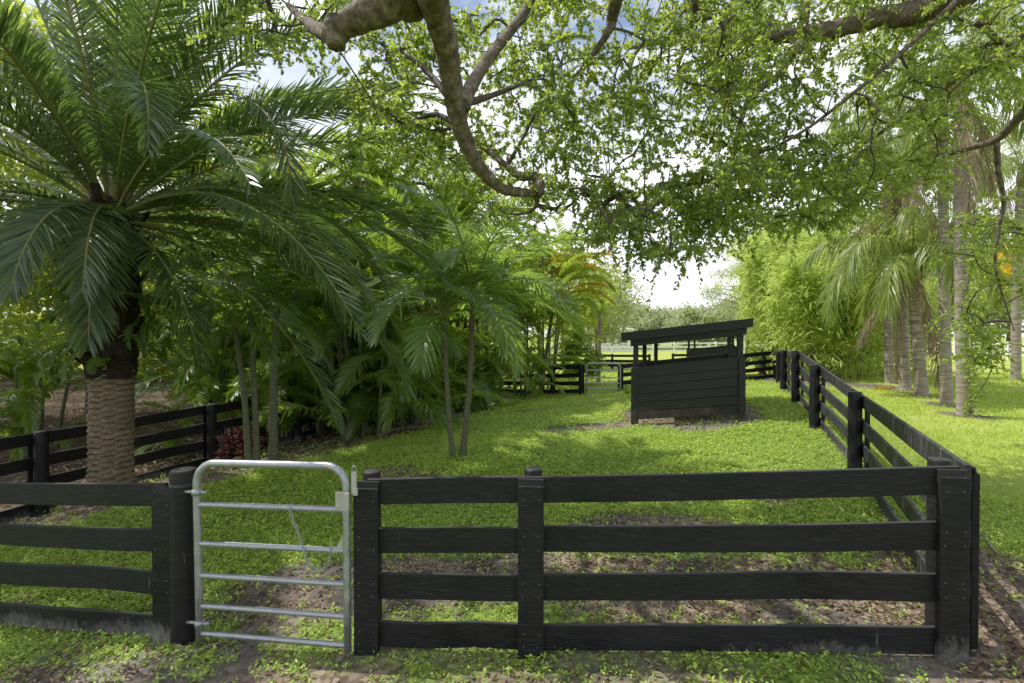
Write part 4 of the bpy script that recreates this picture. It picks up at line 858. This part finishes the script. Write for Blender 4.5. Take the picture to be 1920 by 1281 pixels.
for i, (px, Y, w_, h_, lab) in enumerate(((60, 30, 4, 3.0, 'low leafy hedge shrub across the yard at the left'), (330, 28, 4, 3.2, 'low hedge shrub across the yard right of the date palm'), (560, 27, 4, 3.6, 'shrub in the gloom behind the clumping palms'), (760, 29, 4, 3.6, 'broad shrub behind the far fence and the twin palm'), (900, 32, 4, 3.4, 'leafy shrub beyond the far fence left of the orange fronds'), (-200, 30, 5, 3.2, 'hedge shrub beyond the left picture edge'))):
    tree(pt(px, Y), h_, (w_, 1.5, h_ * .55), lab, 'farleaf', 5000, .26, .06, 'shrub', crown_z=h_ * .5, nclump=60, clr=.4)
for px, Y, w_, h_, lab in ((600, 15.6, 1.9, 3.2, 'dark shrub added to block light behind the leftmost clumping palms'), (725, 15.2, 1.8, 3.0, 'dark shrub added to block light between the clumping palms'), (845, 17.0, 1.7, 2.6, 'dark shrub added to block light against the far fence behind the twin palm'), (520, 15.2, 1.7, 2.8, 'dark shrub added to block light behind the left fence')):  # shrubs added behind the stems to block light
    p = pt(px, Y); tree(p, h_, (w_, 1.1, h_ * .55), lab, 'areca', 4200, .2, .05, 'shrub', crown_z=h_ * .5, nclump=60, clr=.42, shell=.3)
tree(pt(1090, 25), 2.6, (1.0, .8, 1.1), 'brownish leafy shrub beside the yellow green palm clump', 'areca', 2600, .2, .05, 'shrub', crown_z=1.3, nclump=30)
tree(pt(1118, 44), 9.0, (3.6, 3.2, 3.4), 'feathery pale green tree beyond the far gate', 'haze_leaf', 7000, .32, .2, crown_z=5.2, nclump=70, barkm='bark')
tree(pt(1055, 36), 9.0, (3.5, 3, 3.2), 'green tree behind the yellow green palm clump', 'farleaf', 7000, .3, .2, crown_z=5.4, nclump=60)
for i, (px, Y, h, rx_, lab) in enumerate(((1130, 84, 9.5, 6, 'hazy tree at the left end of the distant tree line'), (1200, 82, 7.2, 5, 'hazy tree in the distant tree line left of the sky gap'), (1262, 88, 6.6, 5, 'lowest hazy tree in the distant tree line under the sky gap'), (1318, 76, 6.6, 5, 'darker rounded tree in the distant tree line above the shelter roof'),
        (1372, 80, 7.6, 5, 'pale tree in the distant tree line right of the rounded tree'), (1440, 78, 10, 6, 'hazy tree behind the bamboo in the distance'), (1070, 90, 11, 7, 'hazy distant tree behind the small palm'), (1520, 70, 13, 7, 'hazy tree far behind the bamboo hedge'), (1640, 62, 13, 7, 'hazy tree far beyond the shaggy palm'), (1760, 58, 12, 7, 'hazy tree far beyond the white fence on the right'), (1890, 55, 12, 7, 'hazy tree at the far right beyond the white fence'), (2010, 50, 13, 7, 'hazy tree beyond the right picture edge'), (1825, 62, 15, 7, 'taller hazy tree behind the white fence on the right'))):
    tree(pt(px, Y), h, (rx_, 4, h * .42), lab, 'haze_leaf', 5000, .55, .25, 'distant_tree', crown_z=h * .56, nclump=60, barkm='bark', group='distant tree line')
# wispy pine right of the sky gap
p = pt(1400, 40); z0 = gz(*p); r_ = empty('pine_tree', (*p, z0), 'wispy open pine with bare limbs right of the sky gap', 'tree'); t_ = P(1415, 430, 40)
b = MB(); b.tube(catmull([(*p, z0 - .3), (p[0] + .3, p[1], z0 + 4), t_], 6), np.linspace(.24, .06, 13), 9); b.build('trunk', M['bark'], r_, True)
tips = [P(x, y, 40 + random.uniform(-1, 1)) for x, y in ((1340, 560), (1352, 515), (1362, 470), (1345, 540), (1378, 450), (1420, 445), (1395, 480), (1375, 510), (1362, 575), (1395, 545), (1330, 548), (1410, 500), (1385, 590), (1440, 470), (1445, 520))]
for q in tips:
    b = MB(); tt = np.clip((q[2] - z0 - 1) / (t_[2] - z0), .2, .95); s = np.array([*p, z0]) + (t_ - np.array([*p, z0])) * tt; b.tube(catmull([s, (s + q) / 2 + [0, 0, .25], q], 5), np.linspace(.07, .02, 11), 6, False); b.build('limb', M['bark'], r_, True)
C = np.concatenate([q + rng.normal(0, 1, (260, 3)) * [.55, .5, .25] for q in tips]); V, Q = blades(C, rng.normal(size=C.shape) + [0, 0, .5], .35, .045, .2); mesh('crown', V, Q, None, M['haze_leaf'], r_)

def bamboo(px, Y, h, rad, n, label, leafm='bamboo'):
    p = pt(px, Y); z0 = gz(*p); r_ = empty('bamboo_clump', (*p, z0), label, 'bamboo', 'bamboo hedge on the right'); tops = []
    for k in range(26):
        a = rng.uniform(0, 2 * PI); rr_ = math.sqrt(rng.uniform()) ; bx = p[0] + .45 * rad * rr_ * math.cos(a); by = p[1] + .35 * rad * rr_ * math.sin(a); hh = h * rng.uniform(.6, 1.0)
        o_ = np.array([math.cos(a), math.sin(a)]) * rad * rr_ * .75
        pts_ = catmull([(bx, by, z0 - .1), (bx + o_[0] * .15, by + o_[1] * .15, z0 + hh * .5), (bx + o_[0] * .5, by + o_[1] * .5, z0 + hh * .88), (bx + o_[0] * 1.1, by + o_[1] * 1.1, z0 + hh * .93)], 6)
        b = MB(); b.tube(pts_, np.linspace(.035, .01, len(pts_)), 6, False); b.build('culm', M['culm'], r_, True); tops.append(pts_)
    C = []
    for pts_ in tops:
        m = n // 26; t = rng.uniform(.12, 1, m) ** .8 * (len(pts_) - 1.01); i0 = t.astype(int); q = pts_[i0] + (pts_[i0 + 1] - pts_[i0]) * (t - i0)[:, None]
        # leaves gathered into drooping sprays
        spr = rng.normal(0, 1, (m // 14 + 1, 3)) * [.5, .5, .28]; kk = np.sort(rng.integers(0, len(spr), m)); q = q[np.argsort(t)] + spr[kk] + rng.normal(0, .12, (m, 3)); C.append(q)
    ns = n // 3; aa = rng.uniform(0, 2 * PI, ns // 16); hh_ = rng.uniform(.05, .85, ns // 16); sk = np.c_[p[0] + rad * (.62 + .35 * np.sin(hh_ * PI)) * np.cos(aa), p[1] + rad * .7 * (.6 + .35 * np.sin(hh_ * PI)) * np.sin(aa), z0 + h * hh_]
    C.append(np.repeat(sk, 16, 0) + rng.normal(0, 1, (len(sk) * 16, 3)) * [.2, .2, .16])
    C = np.concatenate(C); k = C[:, 2] > z0 + .15; C = C[k]; m = len(C); ra = rng.uniform(0, 2 * PI, m)
    V, Q = blades(C, np.c_[np.cos(ra), np.sin(ra), rng.uniform(-.7, .35, m)], rng.uniform(.16, .36, m) * (1 + Y * .008), .042 + Y * .0006, .35); mesh('foliage', V, Q, None, M[leafm], r_)
bamboo(1560, 21, 5.9, 2.4, 15000, 'bright bamboo clump nearest the right fence in the middle of the hedge')
bamboo(1490, 25, 8.2, 2.4, 15000, 'tall pale bamboo clump at the left end of the hedge')
bamboo(1640, 23.5, 5.2, 2.4, 12000, 'bamboo clump behind the shaggy palm')
bamboo(1470, 31, 9.4, 2.6, 11000, 'taller bamboo further back at the left end of the hedge')
bamboo(1545, 29, 9.2, 2.8, 11000, 'bamboo rising behind the bright clump')
# yellow blossoming shrub on the right
p = pt(1905, 25); z0 = gz(*p); r_ = tree(p, 5.6, (1.9, 1.5, 1.7), 'shrub with yellow blossom at the right picture edge', 'farleaf', 3000, .18, .06, 'flowering_shrub', crown_z=4.6, nclump=30)
c_ = P(1893, 492, 23.6); V, Q = leaves(c_ + rng.normal(0, 1, (260, 3)) * [.34, .3, .5], rng.normal(size=(260, 3)), .22, .14); mesh('blossom', V, Q, None, M['flower'], r_)
# house far behind the white fence
p = pt(1120, 72); z0 = gz(*p); r_ = empty('house', (*p, z0), 'low cream house just visible left of the shelter roof beyond the white fence', 'house')
b = MB(); b.box((p[0], p[1], z0 + 1.5), (9, 6, 3.0), .01); b.build('wall', M['wall'], r_)
b = MB(); x, y, z = p[0], p[1], z0 + 3.0; V = [(x-5, y-3.4, z), (x+5, y-3.4, z), (x+5, y+3.4, z), (x-5, y+3.4, z), (x-2.6, y, z+.7), (x+2.6, y, z+.7)]; b.add(V, [(0, 1, 5, 4), (2, 3, 4, 5), (3, 2, 1, 0)], [(1, 2, 5), (3, 0, 4)]); b.build('roof', M['roof'], r_)
for dx in (-2.8, .2, 3.0):
    b = MB(); b.box((p[0] + dx, p[1] - 3.02, z0 + 1.6), (1.2, .08, 1.3), .005); wo_ = b.build('window', M['glass'], r_)

# ------------------------------------------------------------------ overhead shade trees
def limb(path, r0, r1, parent, name='limb', m='bark', n=14, k=8, knob=.10):
    pts_ = catmull(path, k); b = MB(); t = np.linspace(0, 1, len(pts_)); rad = r0 + (r1 - r0) * t
    b.tube(pts_, rad, n, True, noise=knob, nseed=r0 * 97 + len(path)); b.build(name, M[m], parent, True); return pts_, rad
def inpoly(x, y, poly):
    c = np.zeros(len(x), bool); j = len(poly) - 1
    for i in range(len(poly)):
        xi, yi = poly[i]; xj, yj = poly[j]
        c ^= ((yi > y) != (yj > y)) & (x < (xj - xi) * (y - yi) / (yj - yi + 1e-9) + xi); j = i
    return c
def region(poly, n, y0, y1):
    poly = np.array(poly, float); lo, hi = poly.min(0), poly.max(0); out = []
    while len(out) < n:
        x = rng.uniform(lo[0], hi[0], 200); y = rng.uniform(lo[1], hi[1], 200); k = inpoly(x, y, poly)
        for a, c in zip(x[k], y[k]): out.append(P(a, c, rng.uniform(y0, y1)))
    return np.array(out[:n])
def shade_crown(root, limbs, centres, nleaf, spray, leafsize, extra_name='branches'):
    """join spray centres to the limbs with a branching network of twigs, then hang leaves on every spray"""
    nodes = [q for L_ in limbs for q in L_[0][len(L_[0]) // 5:]]; parent = [-1] * len(nodes); nb = len(nodes)
    NP = np.array(nodes); d0 = np.array([np.min(np.linalg.norm(NP - c, axis=1)) for c in centres]); order = np.argsort(d0)
    pos_ = list(nodes)
    arr = np.zeros((nb + len(centres), 3)); arr[:nb] = NP; cnt = nb
    for i in order:
        c = centres[i]; d = np.linalg.norm(arr[:cnt] - c, axis=1); j = int(np.argmin(d + (np.arange(cnt) >= nb) * .05)); arr[cnt] = c; parent.append(j); cnt += 1
    load = np.zeros(cnt); load[nb:] = 1
    for i in range(cnt - 1, nb - 1, -1):
        if parent[i] >= nb: load[parent[i]] += load[i]
    b = MB()
    for i in range(nb, cnt):
        p0, p1 = arr[parent[i]], arr[i]; r1 = .0035 + .0036 * math.sqrt(load[i]); r0 = r1 * 1.15 if parent[i] < nb else .0035 + .0036 * math.sqrt(min(load[parent[i]], load[i] * 1.6 + 1))
        L_ = np.linalg.norm(p1 - p0); mid = (p0 + p1) / 2 + rng.normal(0, .07, 3) * L_ + [0, 0, .06 * L_]
        b.tube(catmull([p0, mid, p1], 4), np.linspace(r0, r1, 9), 5, False)
    # sprays: fine twiglets from every centre
    C, D, Ln, tw = [], [], [], MB()
    for c in arr[nb:]:
        for s_ in range(4):
            d = unit(rng.normal(0, 1, 3) * [1, 1, .55] + [0, 0, -.15]); L_ = spray * rng.uniform(.5, 1.1); e = c + d * L_ + [0, 0, -.18 * L_]; mid = c + d * L_ * .5 + [0, 0, .02]
            b.tube([c, mid, e], [.003, .0025, .0015], 4, False); m = nleaf // 4
            t = rng.uniform(.1, 1.05, m); q = c + (e - c) * t[:, None] + (mid - (c + e) / 2) * (1 - (2 * t - 1) ** 2)[:, None]
            sd_ = unit(np.cross(d, rng.normal(size=(m, 3)))); C.append(q); D.append(unit(sd_ + d * .5 + [0, 0, -.45] + rng.normal(0, .3, (m, 3))))
    b.build(extra_name, M['twig'], root, True)
    C = np.concatenate(C); D = np.concatenate(D); m = len(C)
    V, Q = leaves(C, D, leafsize * rng.uniform(.45, 1.45, m), leafsize * .6 * rng.uniform(.7, 1.25, m), None, .22, .12)
    mesh('crown', V, Q, None, M['canopy'], root)

# tree one: trunk behind the viewer, limbs passing overhead
tb = np.array([-.6, -3.4]); z0 = gz(*tb)
t1 = empty('shade_tree', (*tb, z0), 'big spreading shade tree whose crooked limbs hang into the top middle of the picture', 'tree')
b = MB(); b.tube(catmull([(tb[0], tb[1], z0 - .3), (tb[0], tb[1], z0 + .3), (tb[0] + .05, tb[1] + .3, z0 + 2), (tb[0] + .1, tb[1] + .9, z0 + 3.7)], 6), np.linspace(.48, .34, 19), 18, True, noise=.1); b.build('trunk', M['bark'], t1, True)
fork = np.array([tb[0] + .1, tb[1] + .9, z0 + 3.6]); L1 = []
L1.append(limb([fork, (-.55, -.8, 5.0), (-.75, 1.2, 5.5), P(798, -90, 3.6), P(812, 0, 4.1), P(836, 85, 4.5), P(850, 180, 4.9), P(866, 245, 5.2), P(893, 305, 5.5), P(935, 350, 5.8), P(975, 361, 6.0), P(1004, 362, 6.05)], .158, .044, t1, knob=.13, k=16, n=20))
L1.append(limb([P(1003, 366, 6.05), P(1012, 345, 6.1), P(1000, 331, 6.15), P(975, 330, 6.25), P(950, 312, 6.35), P(915, 282, 6.5), P(880, 258, 6.6), P(845, 240, 6.9)], .075, .02, t1, knob=.2))
L1.append(limb([(-.7, .6, 5.35), P(770, -70, 4.0), P(735, 0, 4.1), P(680, 30, 4.2), P(640, 50, 4.25), P(612, 62, 4.4), P(580, 45, 4.8), P(540, 10, 5.4)], .19, .03, t1, knob=.12, k=12))
L1.append(limb([P(640, 42, 4.25), P(630, 68, 4.25), P(632, 88, 4.24)], .12, .07, t1, 'limb', knob=.2))
L1.append(limb([P(868, 200, 5.0), P(890, 150, 5.3), P(930, 90, 5.6), P(985, 20, 6.0), P(1020, -60, 6.3)], .075, .05, t1))
L1.append(limb([P(866, 195, 5.0), P(905, 185, 5.3), P(960, 165, 5.7), P(1020, 140, 6.2)], .045, .012, t1, m='twig', n=9))
L1.append(limb([P(852, 195, 4.9), P(815, 150, 5.2), P(770, 110, 5.6), P(690, 70, 6.2)], .045, .012, t1, m='twig', n=9))
L1.append(limb([P(870, 245, 5.2), P(820, 215, 5.5), P(775, 225, 5.9), P(700, 235, 6.4)], .035, .01, t1, m='twig', n=8))
L1.append(limb([P(1005, 362, 6.05), P(1006, 385, 6.1), P(985, 400, 6.15), P(950, 402, 6.3)], .035, .01, t1, m='twig', n=8))
L1.append(limb([P(1006, 385, 6.1), P(1050, 392, 6.3), P(1080, 375, 6.6), P(1110, 330, 7.0)], .03, .01, t1, m='twig', n=8))
L1.append(limb([P(950, 312, 6.35), P(980, 260, 6.5), P(1010, 200, 6.7), P(1060, 100, 7.0)], .03, .012, t1, m='twig', n=8))
L1.append(limb([fork, (.6, -.6, 5.2), (1.1, 1.6, 6.2), P(1160, -20, 5.5), P(1140, 60, 5.9), P(1075, 150, 6.3)], .16, .018, t1))
L1.append(limb([fork, (-1.6, -.6, 5.0), (-2.8, 1.5, 5.9), P(330, -150, 5.0), P(480, -40, 6.2), P(520, 60, 7.0)], .16, .02, t1))
L1.append(limb([(.6, -.6, 5.2), (2.0, .5, 5.9), (2.6, 2.4, 6.4), P(1330, -110, 5.6), P(1300, 30, 6.4), P(1270, 130, 7)], .12, .02, t1))
cen = np.concatenate([
  region([(440, -60), (760, -80), (800, 100), (760, 230), (680, 250), (640, 170), (560, 120), (450, 70)], 46, 4.6, 7.4),
  region([(640, 90), (1080, -60), (1120, 250), (1060, 400), (1000, 420), (930, 400), (840, 330), (690, 240)], 120, 5.6, 8.2),
  region([(980, -80), (1460, -80), (1440, 320), (1330, 470), (1270, 500), (1200, 480), (1120, 440), (1050, 370), (1010, 200)], 225, 5.4, 8.4),
  region([(1100, 360), (1380, 330), (1400, 400), (1310, 470), (1250, 500), (1180, 480), (1110, 450)], 60, 6.0, 7.2),
  np.c_[rng.uniform(-3.5, 4, 34), rng.uniform(1.0, 4.6, 34), rng.uniform(5.4, 7.0, 34)]])
shade_crown(t1, L1, cen, 150, .56, .056)
# tree two: trunk outside the right edge
tb2 = np.array([8.4, 3.6]); z0 = gz(*tb2)
t2 = empty('shade_tree', (*tb2, z0), 'second shade tree reaching in from the right with a thick mottled limb across the top', 'tree')
b = MB(); b.tube(catmull([(tb2[0], tb2[1], z0 - .3), (tb2[0], tb2[1], z0 + .4), (tb2[0] - .1, tb2[1] + .2, z0 + 2.5), (tb2[0] - .3, tb2[1] + .5, z0 + 4.6)], 6), np.linspace(.45, .28, 19), 18, True, noise=.1); b.build('trunk', M['bark'], t2, True)
fork = np.array([tb2[0] - .3, tb2[1] + .5, z0 + 4.5]); L2 = []
L2.append(limb([fork, P(1930, -70, 6.0), P(1800, -8, 6.3), P(1720, 22, 6.5), P(1640, 34, 6.7), P(1560, 56, 6.9), P(1480, 66, 7.1), P(1425, 74, 7.2), P(1370, 78, 7.3), P(1280, 74, 7.5), P(1180, 90, 7.8)], .20, .03, t2, knob=.18))
L2.append(limb([P(1500, 78, 7.0), P(1460, 140, 7.0), P(1410, 180, 7.0), P(1385, 240, 7.0), P(1370, 330, 7.0), P(1368, 400, 7.1), P(1345, 480, 7.2)], .06, .008, t2, m='bark', n=10))
L2.append(limb([P(1790, 5, 6.2), P(1700, 90, 6.3), P(1600, 175, 6.5), P(1500, 250, 6.7), P(1400, 300, 7.0), P(1290, 360, 7.4)], .035, .01, t2, m='bark', n=9))
L2.append(limb([fork, P(1990, 60, 6.0), P(1900, 95, 6.4), P(1800, 145, 6.7), P(1720, 200, 7.0), P(1620, 270, 7.4), P(1520, 330, 7.8)], .08, .012, t2, m='bark', n=10))
L2.append(limb([fork, P(2010, 150, 6.6), P(1920, 212, 7.4), P(1868, 262, 8.0), P(1790, 286, 8.3), P(1720, 318, 8.6), P(1650, 345, 8.9)], .10, .015, t2, m='bark', n=10))
L2.append(limb([P(1868, 262, 8.0), P(1872, 320, 8.1), P(1882, 380, 8.2), P(1872, 440, 8.3), P(1866, 500, 8.4), P(1885, 570, 8.5), P(1902, 620, 8.6)], .045, .008, t2, m='bark', n=9))
L2.append(limb([P(1830, 40, 6.6), P(1880, 80, 6.6), P(1925, 85, 6.3)], .04, .03, t2, m='bark', n=9))
L2.append(limb([P(1500, 70, 7.1), P(1510, 10, 7.3), P(1480, -60, 7.6)], .07, .04, t2))
cen = np.concatenate([
  region([(1290, -80), (1760, -80), (1800, 120), (1760, 330), (1640, 380), (1530, 430), (1440, 440), (1390, 420), (1340, 300), (1270, 120)], 270, 6.0, 8.8),
  region([(1390, 300), (1640, 260), (1740, 340), (1640, 370), (1560, 420), (1470, 435), (1400, 430)], 50, 6.6, 8.0),
  region([(1740, -80), (1990, -80), (1980, 160), (1860, 160), (1760, 140)], 40, 5.8, 7.6),
  region([(1740, 440), (1900, 360), (1990, 420), (1990, 600), (1880, 640), (1800, 650), (1780, 560)], 28, 7.6, 9.2),
  region([(1790, 560), (1850, 560), (1880, 660), (1850, 760), (1810, 760), (1795, 640)], 12, 8.3, 8.9),
  np.c_[rng.uniform(5, 9, 30), rng.uniform(2.0, 5, 30), rng.uniform(5.4, 7.2, 30)]])
shade_crown(t2, L2, cen, 150, .56, .056)

# ------------------------------------------------------------------ small things on the ground
def stick(pts, r, label, name='stick', mat='stick', group=None):
    pts = [np.array(p) for p in pts]; b = MB(); b.tube(catmull(pts, 5), np.linspace(r, r * .45, (len(pts) - 1) * 5 + 1), 7, True, noise=.15); o = empty(name, pts[0], label, 'branch', group); b.build('wood', M[mat], o, True); return o
def gl(*pp, up=.015): return [G(x, y) + [0, 0, up] for x, y in pp]
stick(gl((315, 1215), (360, 1232), (400, 1222), (440, 1205)), .018, 'bent fallen branch lying at the foot of the hinge post')
stick([*gl((330, 1212), (350, 1200)), G(345, 1205) + [-.05, .02, .12]], .010, 'thin twig poking up beside the hinge post')
stick(gl((365, 1258), (410, 1230), (450, 1200)), .007, 'thin straight twig on the grass in front of the near gate')
stick(gl((705, 822), (745, 806), (800, 800)), .035, 'pale dry palm stalk lying at the edge of the planting bed')
stick(gl((790, 800), (840, 785), (890, 770)), .03, 'grey root crossing the bed behind the twin palm')
stick(gl((560, 850), (640, 822), (700, 800)), .03, 'dark fallen stalk under the dense clumping palm')
stick(gl((880, 1015), (935, 1035)), .012, 'small dry stick on bare soil behind the front fence') if False else None
stick(gl((1843, 1012), (1872, 1050)), .02, 'pale stick lying in grass outside the right corner post')
stick(gl((180, 975), (230, 962), (280, 950)), .016, 'pale stalk lying in the grass behind the left foreground fence')
p = G(1655, 732); o = empty('fallen_frond', p, 'small orange brown fallen frond on the sunny bank', 'palm frond'); n = 40
V, Q = leaves(p + rng.normal(0, 1, (n, 3)) * [.13, .07, .02] + [0, 0, .04], rng.normal(size=(n, 3)) * [1, .5, .2], .2, .06); mesh('dry_leaflets', V, Q, None, M['orange_frond'], o)
# garden light in the leaf strewn yard
p = G(28, 785); b = MB(); o = empty('garden_light', p, 'small black garden spotlight on a stake in the leaf strewn yard', 'light'); b.tube([p, p + [0, 0, .2]], .02, 8); b.build('stake', M['plastic'], o, True)
b = MB(); b.box(p + [0, 0, .24], (.22, .12, .07), .01); b.build('lamp_head', M['plastic'], o)
